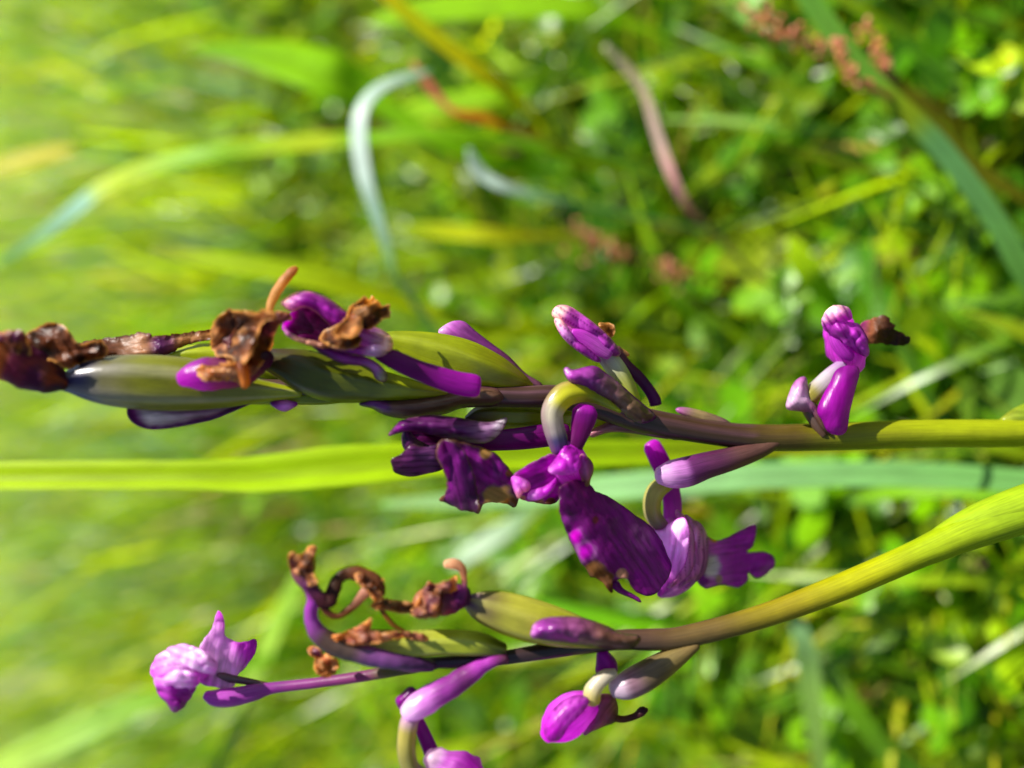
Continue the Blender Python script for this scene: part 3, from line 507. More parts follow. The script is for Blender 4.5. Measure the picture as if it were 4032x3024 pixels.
tube(A, 'spur', [(2420, 1376, 24), (2462, 1436, 24), (2510, 1480, 23), (2552, 1530, 22), (2576, 1570, 24), (2582, 1594, 24)], [(0, C(130, 80, 90)), (.4, C(96, 46, 80)), (1, C(78, 34, 104))], M_SPUR, f6, dz=1.6, flat=.6, blunt=.2, seg=16)
sheet(A, 'withered_petal', [(2356, 1276), (2380, 1272), (2412, 1276), (2422, 1300), (2410, 1330), (2380, 1310)], M_DRY, dryf(C(140, 84, 40), C(180, 120, 70), DBRN, 30, 3), f6, dz=2.0, dome=.8, fold=.8, fscale=30, jag=3, step=7)
sheet(A, 'withered_petal', [(2420, 1368), (2446, 1372), (2478, 1396), (2450, 1410), (2428, 1404)], M_DRY, dryf(C(150, 110, 110), C(190, 150, 130), C(110, 60, 80), 30, 5), f6, dz=1.8, dome=.5, step=7)

# ---- flower on the lower stem, turned away
f7 = tube(A, 'flower', [(3302, 1216, 22), (3298, 1250, 44), (3306, 1300, 60), (3324, 1350, 74), (3340, 1400, 72), (3342, 1444, 50), (3332, 1466, 24)], [(0, C(244, 214, 206)), (.08, C(226, 170, 196)), (.18, C(170, 80, 186)), (.6, C(170, 74, 186)), (1, C(176, 100, 180))], M_PETAL, seg=28, lump=12, lscale=60, dz=-1.0, cf=hoodc(C(100, 26, 120)))
sheet(A, 'sepal', [(3252, 1226), (3290, 1203), (3340, 1214), (3354, 1250), (3334, 1266), (3384, 1282), (3414, 1340), (3416, 1400), (3370, 1384), (3300, 1336), (3246, 1296), (3236, 1262)], M_PETAL, axf((3290, 1205), (3390, 1390), [(0, C(246, 220, 210)), (.12, C(226, 170, 200)), (.24, C(176, 84, 190)), (1, C(160, 80, 170))], veins=(24, C(104, 30, 120), .5)), f7, dz=-4.4, dome=1.4, step=8, fold=.8, fscale=50, jag=4, seed=6)
tube(A, 'petal', [(3282, 1290, 22), (3300, 1340, 36), (3330, 1388, 32), (3350, 1410, 16)], [(0, C(170, 90, 190)), (1, C(150, 60, 168))], M_PETAL, f7, dz=-3.6, flat=.5, seg=16, lump=3)
tube(A, 'ovary', [(3318, 1438, 26), (3276, 1474, 31), (3230, 1520, 34), (3190, 1562, 35), (3174, 1590, 26), (3200, 1650, 20), (3240, 1712, 18)], [(0, C(170, 130, 180)), (.3, C(196, 186, 190)), (.5, C(150, 140, 80)), (.75, C(120, 96, 84)), (1, STB)], M_CAPS, f7, seg=22, ribs=(6, .08, 1), dz=-1.6)
sheet(A, 'spur', [(3300, 1462), (3345, 1448), (3372, 1460), (3352, 1545), (3334, 1617), (3318, 1697), (3268, 1695), (3244, 1650), (3226, 1617), (3250, 1556), (3276, 1510)], M_SPUR, axf((3330, 1460), (3280, 1690), [(0, C(150, 50, 150)), (.3, C(186, 40, 184)), (1, C(160, 36, 170))]), f7, dz=-3.4, dome=1.1, step=9, th=.0009)
sheet(A, 'bract', [(3170, 1486), (3136, 1498), (3112, 1540), (3096, 1596), (3106, 1612), (3140, 1616), (3190, 1632), (3240, 1700), (3270, 1700), (3230, 1620), (3200, 1570), (3180, 1530)], M_BRACT, axf((3150, 1490), (3210, 1660), [(0, C(170, 110, 160)), (.4, C(206, 170, 200)), (.7, C(150, 96, 120)), (1, STB)]), dz=-2.0, dome=1.4, step=9, fold=.3, fscale=50)
sheet(A, 'lip', [(3380, 1292), (3400, 1270), (3440, 1254), (3472, 1241), (3497, 1245), (3503, 1266), (3525, 1282), (3520, 1296), (3560, 1316), (3588, 1333), (3566, 1357), (3521, 1361), (3470, 1350), (3415, 1354), (3386, 1330)], M_DRY, axf((3390, 1310), (3580, 1330), [(0, C(190, 90, 170)), (.2, C(180, 120, 90)), (.35, C(110, 74, 50)), (.6, C(70, 40, 34)), (1, C(52, 26, 26))]), f7, dz=0.2, dome=1.0, fold=1.0, fscale=60, jag=5, step=8, seed=7)

# ================================================================== ORCHID B (the bent stem)
footB = np.array([-0.050, -0.006, 0.0])
OB = empty('orchid', tuple(footB), 'orchid with a bent yellow-green stem and curled brown withered flowers at its tip', 'orchid')
B = Plant(OB, 0.0912, 0.016)
pB = B.pt(4032, 2025)
tube(B, 'stem', [(1640, 2612, 20, .5), (1800, 2606, 24), (1943, 2596, 27), (2160, 2562, 32), (2300, 2538, 36), (2431, 2520, 39), (2560, 2518, 42), (2695, 2508, 43), (2990, 2430, 45), (3286, 2322, 51), (3581, 2196, 53), (3700, 2144, 60), (3800, 2100, 68), (3920, 2056, 74), (4032, 2022, 74)],
     [(0, C(60, 36, 60)), (.15, C(52, 38, 36)), (.25, C(84, 60, 50)), (.34, C(104, 84, 54)), (.43, C(140, 128, 44)), (.52, C(164, 166, 16)), (.62, C(150, 172, 30)), (.72, C(144, 174, 54)), (1, C(140, 164, 56))], M_STEM, seg=22, n=100, ribs=(6, .05, 2),
     extra=[(-0.020, 0.030, 0.090, 0.0024), (-0.040, 0.012, 0.04, 0.0026), (footB[0], footB[1], -0.004, 0.003)])
tube(B, 'leaf_sheath', [(3600, 2178, 20), (3700, 2128, 48), (3840, 2060, 66), (3960, 2014, 74), (4100, 1966, 76), (4300, 1900, 60), (4450, 1860, 20)], [(0, C(150, 170, 30)), (.2, C(150, 178, 54)), (1, C(134, 164, 56))], M_STEM, seg=24, dz=.3)
capsule(B, [(1836, 2364, 24), (1890, 2384, 56), (1970, 2408, 76), (2080, 2440, 82), (2200, 2472, 74), (2320, 2500, 52), (2440, 2520, 30)], [(0, C(92, 60, 100)), (.12, C(120, 108, 80)), (.3, C(186, 184, 100)), (.7, C(170, 172, 74)), (1, OLV)], tw=.8, dz=-1.0, rc=C(200, 196, 120))
capsule(B, [(1320, 2516, 20), (1450, 2530, 50), (1600, 2536, 52), (1750, 2530, 50), (1880, 2536, 46), (1980, 2556, 26)], [(0, C(170, 120, 90)), (.25, C(160, 150, 50)), (.5, C(170, 174, 100)), (.75, C(190, 200, 90)), (1, DGRN)], tw=.5, dz=-.6, rc=C(196, 204, 120))
sheet(B, 'bract', [(2094, 2506), (2096, 2478), (2112, 2452), (2160, 2434), (2268, 2432), (2366, 2458), (2440, 2492), (2520, 2510), (2480, 2552), (2377, 2548), (2268, 2532), (2132, 2514)], M_BRACT, axf((2094, 2480), (2480, 2520), [(0, C(196, 140, 200)), (.08, C(130, 70, 140)), (.4, C(128, 76, 112)), (.75, C(112, 74, 66)), (1, C(96, 70, 54))]), dz=-3.6, dome=2.0, step=9, fold=.3, fscale=50)
# S-curved withered flower
g0 = tube(B, 'withered_flower', [(1700, 2622, 24, 1), (1583, 2606, 34), (1480, 2584, 40), (1351, 2551, 42), (1265, 2506, 38), (1230, 2458, 31), (1224, 2409, 27), (1238, 2358, 27), (1222, 2308, 28), (1190, 2274, 32), (1176, 2236, 36), (1180, 2200, 30)],
          [(0, C(90, 50, 100)), (.15, C(110, 60, 120)), (.28, C(140, 80, 150)), (.42, C(100, 80, 70)), (.55, C(90, 70, 60)), (.66, C(150, 70, 160)), (.75, C(160, 60, 170)), (.85, C(120, 60, 110)), (1, C(150, 96, 60))], M_CAPS, dz=-1.6, lump=4, lscale=60)
sheet(B, 'petal', [(1132, 2196), (1149, 2173), (1183, 2184), (1213, 2157), (1243, 2152), (1241, 2212), (1236, 2262), (1252, 2290), (1220, 2310), (1192, 2286), (1157, 2265), (1137, 2230)], M_DRY, dryf(C(170, 116, 76), C(230, 180, 140), C(90, 56, 36), 40, 21, .3), g0, dz=-3.6, dome=1.4, fold=1.6, fscale=45, jag=5, step=7, seed=21)
tube(B, 'petal', [(1210, 2300, 18), (1252, 2345, 26), (1290, 2372, 28), (1316, 2320, 26), (1336, 2276, 24), (1380, 2256, 24), (1440, 2270, 30), (1490, 2300, 24), (1502, 2340, 14)], [(0, C(110, 50, 110)), (.25, C(90, 46, 50)), (.5, C(84, 54, 30)), (.8, C(160, 106, 74)), (1, C(130, 80, 50))], M_DRY, g0, dz=-2.6, flat=.55, lump=7, lscale=40, seg=14)
tube(B, 'petal', [(1262, 2372, 16), (1290, 2412, 15), (1330, 2426, 13), (1370, 2404, 15), (1410, 2366, 18), (1440, 2330, 22), (1456, 2318, 12)], [(0, C(110, 60, 60)), (.5, C(150, 96, 50)), (1, C(216, 164, 150))], M_DRY, g0, dz=-2.4, flat=.5, lump=4, lscale=35, seg=12)
sheet(B, 'petal', [(1400, 2262), (1450, 2250), (1510, 2282), (1500, 2330), (1510, 2348), (1480, 2372), (1462, 2352), (1440, 2320), (1410, 2300)], M_DRY, dryf(C(150, 98, 66), C(206, 150, 120), C(92, 56, 36), 36, 25), g0, dz=-3.6, dome=1.2, fold=1.5, fscale=35, jag=5, step=7, seed=25)
sheet(B, 'petal', [(1458, 2384), (1480, 2362), (1510, 2356), (1560, 2366), (1620, 2372), (1640, 2400), (1600, 2414), (1540, 2406), (1480, 2400)], M_DRY, dryf(C(130, 84, 56), C(200, 150, 116), C(80, 48, 34), 40, 27), g0, dz=-2.4, dome=1.0, fold=1.0, fscale=40, jag=4, step=8, seed=27)
tube(B, 'petal', [(1496, 2396, 9), (1530, 2440, 10), (1556, 2466, 9), (1592, 2484, 5)], [(0, C(150, 106, 60)), (1, C(150, 110, 50))], M_DRY, g0, dz=-1.6, seg=10)
# brown flower on the large capsule
g1 = tube(B, 'withered_flower', [(1630, 2400, 20), (1680, 2372, 48), (1740, 2368, 58), (1800, 2352, 52), (1836, 2352, 30)], [(0, C(190, 136, 100)), (.4, C(200, 146, 116)), (.65, C(150, 70, 110)), (.85, C(130, 44, 130)), (1, C(80, 50, 96))], M_DRY, dz=-1.6, lump=14, lscale=40)
sheet(B, 'petal', [(1614, 2408), (1640, 2376), (1662, 2330), (1688, 2290), (1712, 2300), (1760, 2284), (1796, 2272), (1800, 2310), (1776, 2340), (1760, 2380), (1730, 2424), (1680, 2434), (1634, 2430)], M_DRY, dryf(C(190, 140, 104), C(236, 190, 160), C(116, 72, 50), 36, 31, .35), g1, dz=-4.4, dome=1.4, fold=1.7, fscale=36, jag=5, step=7, seed=31)
tube(B, 'petal', [(1756, 2222, 16), (1790, 2220, 22), (1820, 2244, 16), (1828, 2290, 13), (1822, 2330, 20), (1806, 2360, 28)], [(0, C(240, 196, 166)), (.5, C(220, 160, 130)), (.8, C(160, 70, 160)), (1, C(140, 50, 140))], M_DRY, g1, dz=-2.8, flat=.6, lump=3, lscale=30, seg=14)
# dry scraps on the bright capsule
g2 = sheet(B, 'withered_petal', [(1306, 2508), (1360, 2486), (1420, 2460), (1466, 2430), (1462, 2474), (1500, 2492), (1560, 2486), (1640, 2490), (1688, 2508), (1660, 2524), (1580, 2510), (1500, 2530), (1420, 2540), (1350, 2530)], M_DRY, dryf(C(200, 140, 96), C(236, 190, 160), C(170, 104, 70), 45, 35, .3), dz=-3.4, dome=1.4, fold=1.4, fscale=50, jag=5, step=8, seed=35)
sheet(B, 'withered_petal', [(1236, 2600), (1262, 2574), (1300, 2580), (1336, 2610), (1322, 2650), (1280, 2668), (1244, 2650)], M_DRY, dryf(C(206, 146, 96), C(236, 186, 140), C(190, 110, 80), 36, 38), dz=-1.0, dome=1.2, fold=1.4, fscale=40, jag=5, step=8, seed=38)
sheet(B, 'withered_petal', [(1210, 2560), (1230, 2544), (1268, 2562), (1262, 2590), (1226, 2586)], M_DRY, dryf(C(150, 80, 130), C(216, 150, 110), C(120, 60, 110), 30, 40), dz=-0.5, dome=.8, fold=.8, fscale=40, jag=4, step=8, seed=40)
# pale flower at the far tip
g3 = tube(B, 'flower', [(612, 2652, 20, 6), (640, 2636, 46, 6), (700, 2622, 58, 6), (760, 2626, 50, 6), (806, 2640, 30, 5)], [(0, C(196, 140, 220)), (.3, C(214, 170, 226)), (.7, C(226, 196, 232)), (1, C(190, 110, 190))], M_PETAL, seg=26, lump=12, lscale=70, cf=hoodc(C(150, 70, 170)))
sheet(B, 'petal', [(594, 2644), (616, 2592), (676, 2552), (750, 2546), (808, 2572), (814, 2610), (762, 2640), (692, 2660), (630, 2682)], M_PETAL, axf((600, 2640), (800, 2580), [(0, C(190, 130, 214)), (.5, C(230, 206, 236)), (1, C(226, 190, 230))], veins=(30, C(170, 100, 190), .5)), g3, dz=3.4, dome=.9, tilt=(-1.2, -.4), step=8, fold=.6, fscale=70, seed=7, jag=5)
sheet(B, 'lip', [(770, 2600), (779, 2557), (806, 2512), (834, 2479), (846, 2436), (857, 2404), (874, 2420), (886, 2450), (890, 2507), (946, 2530), (1001, 2516), (1006, 2557), (974, 2618), (930, 2664), (914, 2704), (840, 2704), (780, 2680)], M_PETAL, axf((770, 2640), (990, 2520), [(0, C(196, 110, 196)), (.3, C(206, 164, 220)), (.6, C(196, 150, 214)), (.85, C(176, 84, 190)), (1, C(166, 70, 180))]), g3, dz=6.5, dome=.2, tilt=(1.3, -.6), fold=.8, fscale=130, step=8, seed=15, jag=5)
sheet(B, 'petal', [(640, 2690), (664, 2652), (716, 2640), (770, 2654), (782, 2690), (740, 2716), (690, 2712)], M_PETAL, axf((650, 2680), (775, 2680), [(0, C(206, 170, 226)), (.5, C(240, 222, 242)), (1, C(196, 120, 200))], veins=(24, C(176, 110, 196), .5)), g3, dz=2.2, dome=.8, tilt=(.3, 1.4), fold=.6, fscale=50, step=7, jag=5, seed=23)
sheet(B, 'petal', [(660, 2560), (720, 2540), (790, 2560), (850, 2610), (840, 2650), (780, 2640), (720, 2610)], M_PETAL, axf((660, 2560), (845, 2640), [(0, C(206, 170, 226)), (.6, C(244, 232, 246)), (1, C(216, 160, 220))], veins=(28, C(190, 130, 206), .5)), g3, dz=2.8, dome=1.0, tilt=(.5, -1.2), fold=.5, fscale=60, step=7, jag=4, seed=27)
sheet(B, 'sepal', [(608, 2676), (640, 2660), (700, 2670), (768, 2672), (764, 2724), (724, 2780), (686, 2804), (664, 2772), (628, 2736)], M_PETAL, axf((640, 2670), (690, 2800), [(0, C(190, 150, 220)), (.3, C(130, 70, 170)), (1, C(84, 36, 130))]), g3, dz=3.6, dome=1.4, fold=1.4, fscale=60, step=8, jag=4, seed=17)
tube(B, 'bract', [(1720, 2614, 20, 1), (1560, 2640, 22, 2), (1400, 2667, 21, 3), (1250, 2688, 20, 4), (1080, 2708, 22, 5), (1000, 2727, 32, 5), (920, 2744, 36, 5), (850, 2748, 32, 5), (812, 2738, 18, 5)], [(0, C(66, 40, 60)), (.2, C(100, 96, 50)), (.32, C(120, 66, 100)), (.62, C(128, 70, 120)), (.8, C(120, 70, 150)), (1, C(150, 90, 180))], M_BRACT, seg=16)
tube(B, 'ovary', [(1060, 2702, 12, 5.5), (990, 2686, 13, 6), (920, 2674, 15, 6), (860, 2664, 20, 6)], [(0, C(90, 60, 60)), (1, C(120, 90, 100))], M_CAPS, g3, seg=12)
# drooping flower leaving the frame at the bottom
g4 = tube(B, 'flower', [(1690, 2980, 30), (1740, 3010, 60), (1800, 3050, 90), (1850, 3110, 88), (1870, 3180, 50)], [(0, C(220, 190, 206)), (.2, C(180, 110, 186)), (.5, C(140, 56, 156)), (1, C(110, 36, 120))], M_PETAL, seg=26, lump=14, lscale=60, cf=hoodc(C(96, 24, 110)))
tube(B, 'ovary', [(1640, 2800, 30), (1612, 2840, 35), (1600, 2915, 36), (1602, 2975, 36), (1622, 3030, 34), (1680, 3060, 24)], [(0, LIL), (.3, C(180, 170, 110)), (.7, C(150, 146, 100)), (1, C(150, 110, 130))], M_CAPS, g4, seg=20, ribs=(6, .06, 1), dz=-.6)
tube(B, 'spur', [(1625, 2790, 18), (1660, 2870, 26), (1690, 2940, 30), (1720, 3010, 32), (1760, 3050, 30)], [(0, C(140, 60, 160)), (1, C(150, 50, 160))], M_SPUR, g4, seg=16, dz=1.0, flat=.6)
tube(B, 'bract', [(1990, 2590, 20), (1930, 2608, 26), (1870, 2640, 36), (1780, 2700, 46), (1700, 2745, 51), (1640, 2784, 50), (1604, 2808, 36)], [(0, C(90, 50, 70)), (.22, C(176, 80, 176)), (.4, C(120, 66, 116)), (.6, C(110, 64, 140)), (.8, C(180, 130, 200)), (1, C(216, 180, 226))], M_BRACT, seg=20, lump=4, lscale=60, dz=-1.0)
sheet(B, 'petal', [(1560, 2756), (1584, 2731), (1612, 2706), (1634, 2712), (1640, 2736), (1600, 2780), (1580, 2796)], M_PETAL, axf((1620, 2710), (1575, 2790), [(0, C(76, 36, 110)), (1, C(90, 30, 140))]), g4, dz=.6, dome=.8, step=8)
# magenta bud-like flower on the right of the bent stem
g5 = tube(B, 'flower', [(2150, 2896, 30), (2176, 2872, 60), (2216, 2838, 78), (2260, 2804, 78), (2304, 2776, 60), (2340, 2750, 34)], [(0, C(170, 60, 196)), (.4, C(196, 96, 210)), (.7, C(196, 110, 204)), (1, C(160, 60, 160))], M_PETAL, seg=26, lump=7, lscale=80, cf=hoodc(C(130, 40, 150)))
sheet(B, 'petal', [(2144, 2866), (2168, 2812), (2222, 2758), (2280, 2740), (2318, 2758), (2294, 2800), (2242, 2852), (2204, 2908), (2160, 2912)], M_PETAL, axf((2300, 2745), (2165, 2900), [(0, C(180, 100, 186)), (.45, C(206, 120, 214)), (1, C(150, 46, 176))], veins=(24, C(120, 36, 144), .6), rim=(8, C(140, 50, 150))), g5, dz=-2.8, dome=1.4, step=8, seed=6)
tube(B, 'ovary', [(2420, 2650, 18), (2384, 2664, 28), (2352, 2692, 30), (2332, 2726, 36), (2336, 2760, 30)], [(0, C(200, 190, 170)), (.5, C(206, 196, 170)), (1, C(190, 180, 120))], M_CAPS, g5, seg=18, dz=-1.4)
sheet(B, 'spur', [(2362, 2564), (2374, 2560), (2396, 2582), (2418, 2610), (2414, 2650), (2360, 2650), (2358, 2610)], M_SPUR, axf((2370, 2565), (2390, 2650), [(0, C(176, 40, 186)), (1, C(150, 40, 160))]), g5, dz=.4, dome=1.0, step=8, th=.0008)
sheet(B, 'lip', [(2320, 2740), (2360, 2735), (2410, 2740), (2430, 2780), (2424, 2836), (2380, 2856), (2330, 2876), (2300, 2890), (2300, 2820)], M_PETAL, axf((2320, 2780), (2430, 2800), [(0, C(170, 70, 160)), (.5, C(160, 90, 120)), (1, C(130, 84, 70))]), g5, dz=.6, dome=1.6, fold=1.0, fscale=60, step=8, seed=19)
tube(B, 'petal', [(2400, 2820, 16), (2450, 2832, 13), (2500, 2820, 13), (2530, 2800, 18), (2548, 2796, 8)], [(0, C(130, 84, 60)), (.5, C(110, 60, 50)), (1, C(80, 40, 70))], M_DRY, g5, dz=.4, seg=12)
tube(B, 'bract', [(2740, 2540, 20), (2650, 2594, 44), (2550, 2656, 57), (2470, 2698, 54), (2420, 2712, 36)], [(0, OLV), (.3, C(120, 104, 60)), (.6, C(100, 84, 60)), (.8, C(130, 100, 110)), (1, C(200, 176, 196))], M_BRACT, seg=20, dz=-.6)

# ================================================================== single grass blades, leaves and sorrel that stand out behind
def ribbon(name, W, wid, K, mat, label, cat, group=None, fold=0.25, roll=0.0, across=5, th=0.0002, edge=None):
    """a leaf blade along world points W with widths wid (m): bent across like a gutter, with real thickness"""
    n = len(W)
    T = np.gradient(W, axis=0); T /= np.linalg.norm(T, axis=1)[:, None] + 1e-12
    Bq = FW - T * (T @ FW)[:, None]; Bq /= np.linalg.norm(Bq, axis=1)[:, None] + 1e-12
    Nn = np.cross(T, Bq)
    V, Cc, UV, F = [], [], [], []
    for i in range(n):
        ro = roll(i / (n - 1)) if callable(roll) else roll
        s = Nn[i] * math.cos(ro) + Bq[i] * math.sin(ro); b = Bq[i] * math.cos(ro) - Nn[i] * math.sin(ro)
        for j in range(across):
            v = j / (across - 1) * 2 - 1
            V.append(W[i] + s * v * wid[i] / 2 + b * (abs(v) ** 1.5) * wid[i] * -fold)
            c = K(i / (n - 1))
            if edge is not None: c = mix(c, edge, .5 * abs(v) ** 4)
            if abs(v) < 0.1: c = c * 0.82
            Cc.append(c); UV.append((i / 8, v))
    for i in range(n - 1):
        for j in range(across - 1):
            F.append((i * across + j, i * across + j + 1, (i + 1) * across + j + 1, (i + 1) * across + j))
    o = mesh_obj(name, V, F, np.array(Cc), mat, None, np.array(UV), thick=th, origin=W[-1])
    return tag(o, label, cat, group)
def gblade(label, pts, cols, name='grass_blade', cat='grass blade', root=True, foot=(0.0, 0.0), fold=0.2, roll=0.0, mat=None, group=None, edge=None, glow=-1):
    """pts rows: px, py, distance m, width px, from the tip to where the blade sinks into the sward"""
    q = crom(np.array(pts, float), 40)
    W = np.array([P(a[0], a[1], a[2]) for a in q]); w = np.array([max(a[3], 2) * pxm(a[2]) for a in q])
    if root:
        e = W[-1]; d = W[-1] - W[-6]; d /= np.linalg.norm(d)
        m1 = e + d * min(0.03, e[2] * 0.35); m1[2] = min(m1[2], e[2] * 0.75)
        ft = np.array([m1[0] + foot[0], m1[1] + foot[1], -0.003])
        ex = crom(np.c_[np.vstack([W[-2:], m1[None], ft[None]]), np.r_[w[-2:], w[-1] * .75, max(0.0012, w[-1] * .35)]], 16)
        W = np.vstack([W, ex[3:, :3]]); w = np.r_[w, ex[3:, 3]]
    k0 = 39 / (len(W) - 1)
    if roll == 0.0:
        i = len(W) // 3; t_ = W[i + 1] - W[i - 1]; t_ /= np.linalg.norm(t_); b_ = FW - t_ * (t_ @ FW); b_ /= np.linalg.norm(b_)
        roll = -0.5 * glow * (1 if np.cross(t_, b_) @ SUN > 0 else -1); w = w / math.cos(roll)
    return ribbon(name, W, w, lambda t: grad(cols, t / k0), mat or M_RIB, label, cat, group, fold, roll, edge=edge)
YG = C(168, 186, 20); YGB = C(180, 196, 24); LG = C(120, 170, 30); TG = C(92, 150, 92); BG_ = C(120, 168, 140); WG = C(186, 204, 190); YEL = C(200, 186, 20); OLG = C(120, 128, 30); MG = C(84, 140, 24); DG = C(60, 110, 26)
gblade('long bright yellow-green grass blade running straight behind the orchid spike', [(-500, 1895, .128, 90), (0, 1886, .130, 104), (400, 1884, .131, 108), (800, 1882, .132, 108), (1000, 1884, .133, 132), (1400, 1848, .135, 150), (1900, 1812, .138, 112), (2600, 1790, .142, 88), (3100, 1770, .146, 60)], [(0, C(168, 192, 6)), (.5, C(158, 188, 4)), (.8, C(140, 170, 14)), (1, OLG)], foot=(0, 0.0), fold=.28)
gblade('pale blue-green grass blade passing behind the pink flower of the long spike', [(1500, 1985, .20, 24), (1900, 1968, .19, 66), (2400, 1925, .18, 92), (3000, 1880, .17, 92), (3600, 1874, .165, 92), (4100, 1905, .16, 84)], [(0, C(120, 160, 110)), (.4, C(128, 172, 128)), (1, C(112, 164, 110))], fold=.15)
gblade('lime grass blade tucked under the pale blue-green blade', [(3380, 1960, .19, 20), (3600, 1930, .18, 60), (3850, 1935, .172, 70), (4150, 1990, .165, 70)], [(0, LG), (1, C(110, 160, 30))])
gblade('broad bright green pointed leaf with a dark line along its back', [(735, 195, .25, 6), (860, 205, .25, 70), (1000, 225, .25, 130), (1150, 262, .25, 190), (1300, 312, .25, 220), (1420, 370, .255, 180), (1500, 420, .255, 90)], [(0, C(120, 176, 14)), (.5, C(140, 190, 8)), (1, C(124, 176, 14))], name='broad_leaf', cat='leaf', mat=M_RIB, fold=.12)
gblade('arching grass blade, lime above and blue-green toward its drooping tip', [(-60, 1075, .24, 30), (150, 950, .235, 62), (350, 800, .23, 84), (430, 745, .23, 90), (600, 672, .225, 96), (800, 620, .22, 84), (1000, 592, .22, 84), (1250, 572, .22, 80), (1420, 556, .22, 60)], [(0, C(150, 190, 30)), (.06, C(90, 140, 90)), (.3, C(140, 180, 160)), (.36, C(170, 190, 20)), (.6, C(130, 180, 20)), (.9, YG), (1, LG)], fold=.2)
gblade('whitish glaucous grass blade bent over in a tight arch', [(1700, 285, .20, 25), (1600, 305, .20, 44), (1490, 355, .197, 60), (1425, 440, .195, 69), (1418, 560, .195, 70), (1440, 700, .195, 62), (1480, 830, .195, 50), (1520, 960, .195, 41), (1550, 1080, .195, 31)], [(0, C(90, 130, 90)), (.195, C(150, 172, 156)), (.55, C(166, 184, 172)), (.75, C(120, 152, 130)), (1, C(90, 130, 50))], fold=.06, mat=M_STRAW)
gblade('golden yellow grass blade slanting beside the broad bright leaf', [(1480, -60, .20, 40), (1560, 30, .20, 67), (1750, 190, .202, 74), (1900, 300, .205, 67), (2020, 390, .21, 56), (2100, 470, .22, 40)], [(0, C(206, 186, 20)), (.205, C(196, 200, 10)), (.6, C(206, 200, 20)), (1, C(160, 170, 30))])
gblade('thin grass blade with a withered salmon-red tip', [(1625, 245, .21, 10), (1660, 300, .21, 37), (1700, 360, .21, 42), (1760, 425, .21, 27), (1800, 448, .21, 32), (1900, 470, .212, 45), (2000, 505, .215, 40), (2150, 560, .22, 40), (2350, 620, .225, 35)], [(0, C(200, 140, 110)), (.21, C(206, 120, 100)), (.4, C(190, 120, 50)), (.6, C(206, 150, 40)), (.75, C(120, 140, 50)), (1, C(90, 130, 40))])
gblade('short pale curled grass tip shining white in the sun', [(1846, 585, .20, 13), (1862, 630, .20, 40), (1900, 690, .20, 51), (1980, 735, .20, 45), (2080, 765, .203, 38), (2200, 790, .206, 30), (2300, 810, .21, 27)], [(0, C(150, 170, 156)), (.4, C(164, 184, 170)), (.7, C(100, 140, 90)), (1, C(80, 130, 50))], fold=.05, mat=M_STRAW)
gblade('yellowed leaf blade lying level above the spike of pods', [(1540, 905, .25, 16), (1650, 912, .25, 59), (1800, 925, .25, 70), (1950, 935, .25, 64), (2080, 935, .255, 32)], [(0, C(140, 166, 40)), (.5, C(176, 184, 16)), (1, C(150, 150, 30))])
gblade('yellow-green blade passing behind the dry straw-coloured petal tip', [(590, 985, .19, 17), (720, 1010, .19, 60), (1000, 1062, .19, 82), (1250, 1110, .192, 82), (1450, 1160, .196, 71), (1600, 1200, .20, 51)], [(0, C(140, 156, 40)), (.3, C(160, 186, 6)), (1, C(170, 184, 10))])
gblade('small yellow leaf tip lying far out in the pale meadow', [(310, 590, .42, 16), (220, 612, .42, 66), (110, 640, .42, 80), (0, 668, .42, 60), (-120, 690, .42, 50)], [(0, C(190, 180, 60)), (1, C(196, 190, 50))], root=False)
gblade('bare pinkish-grey stalk standing beside dark leaves', [(2380, 180, .20, 20), (2470, 270, .20, 29), (2540, 370, .20, 30), (2580, 500, .20, 32), (2620, 620, .20, 34), (2660, 720, .20, 30), (2720, 830, .203, 23), (2800, 900, .206, 20)], [(0, C(130, 130, 90)), (.3, C(160, 140, 116)), (.5, C(176, 150, 136)), (.75, C(196, 140, 136)), (.9, C(170, 110, 70)), (1, OLG)], name='dry_stalk', cat='stalk', mat=M_STRAW)
gblade('long blue-green grass blade slanting past the sorrel seed heads', [(3080, -160, .172, 51), (3190, 0, .172, 66), (3330, 200, .172, 70), (3420, 300, .172, 65), (3500, 380, .172, 61), (3700, 580, .173, 65), (3900, 840, .174, 65), (4040, 1080, .176, 71), (4200, 1330, .18, 51)], [(0, C(96, 150, 80)), (.3, C(110, 160, 82)), (.42, C(140, 160, 50)), (.5, C(104, 156, 110)), (1, C(100, 150, 84))], fold=.12)
gblade('dull olive grass blade beside the slanting blue-green blade', [(3420, 240, .178, 12), (3560, 360, .178, 42), (3700, 500, .179, 50), (3850, 660, .18, 42), (4060, 800, .18, 36), (4200, 900, .185, 24)], [(0, C(110, 106, 34)), (.4, C(104, 110, 30)), (.7, C(110, 110, 30)), (1, OLG)])
gblade('pale green grass blade hanging straight under the bent yellow-green stem', [(3130, 2420, .20, 40), (3165, 2520, .20, 66), (3190, 2640, .203, 74), (3200, 2760, .206, 66), (3215, 2900, .21, 56), (3240, 3080, .215, 40)], [(0, C(130, 170, 130)), (.5, C(140, 176, 110)), (1, C(130, 160, 100))], foot=(0, .01))
gblade('green grass blade slanting down from under the bent stem', [(3250, 2620, .205, 10), (3310, 2700, .205, 56), (3400, 2840, .206, 72), (3500, 2960, .208, 72), (3640, 3080, .21, 60)], [(0, C(150, 180, 120)), (.3, C(110, 160, 50)), (1, C(120, 170, 90))])
gblade('short grey-green blade under the sheath of the bent stem', [(3530, 2290, .22, 14), (3620, 2350, .22, 54), (3720, 2430, .22, 64), (3800, 2520, .222, 60), (3900, 2600, .225, 40)], [(0, C(130, 160, 110)), (.5, C(116, 160, 90)), (1, C(100, 150, 50))])
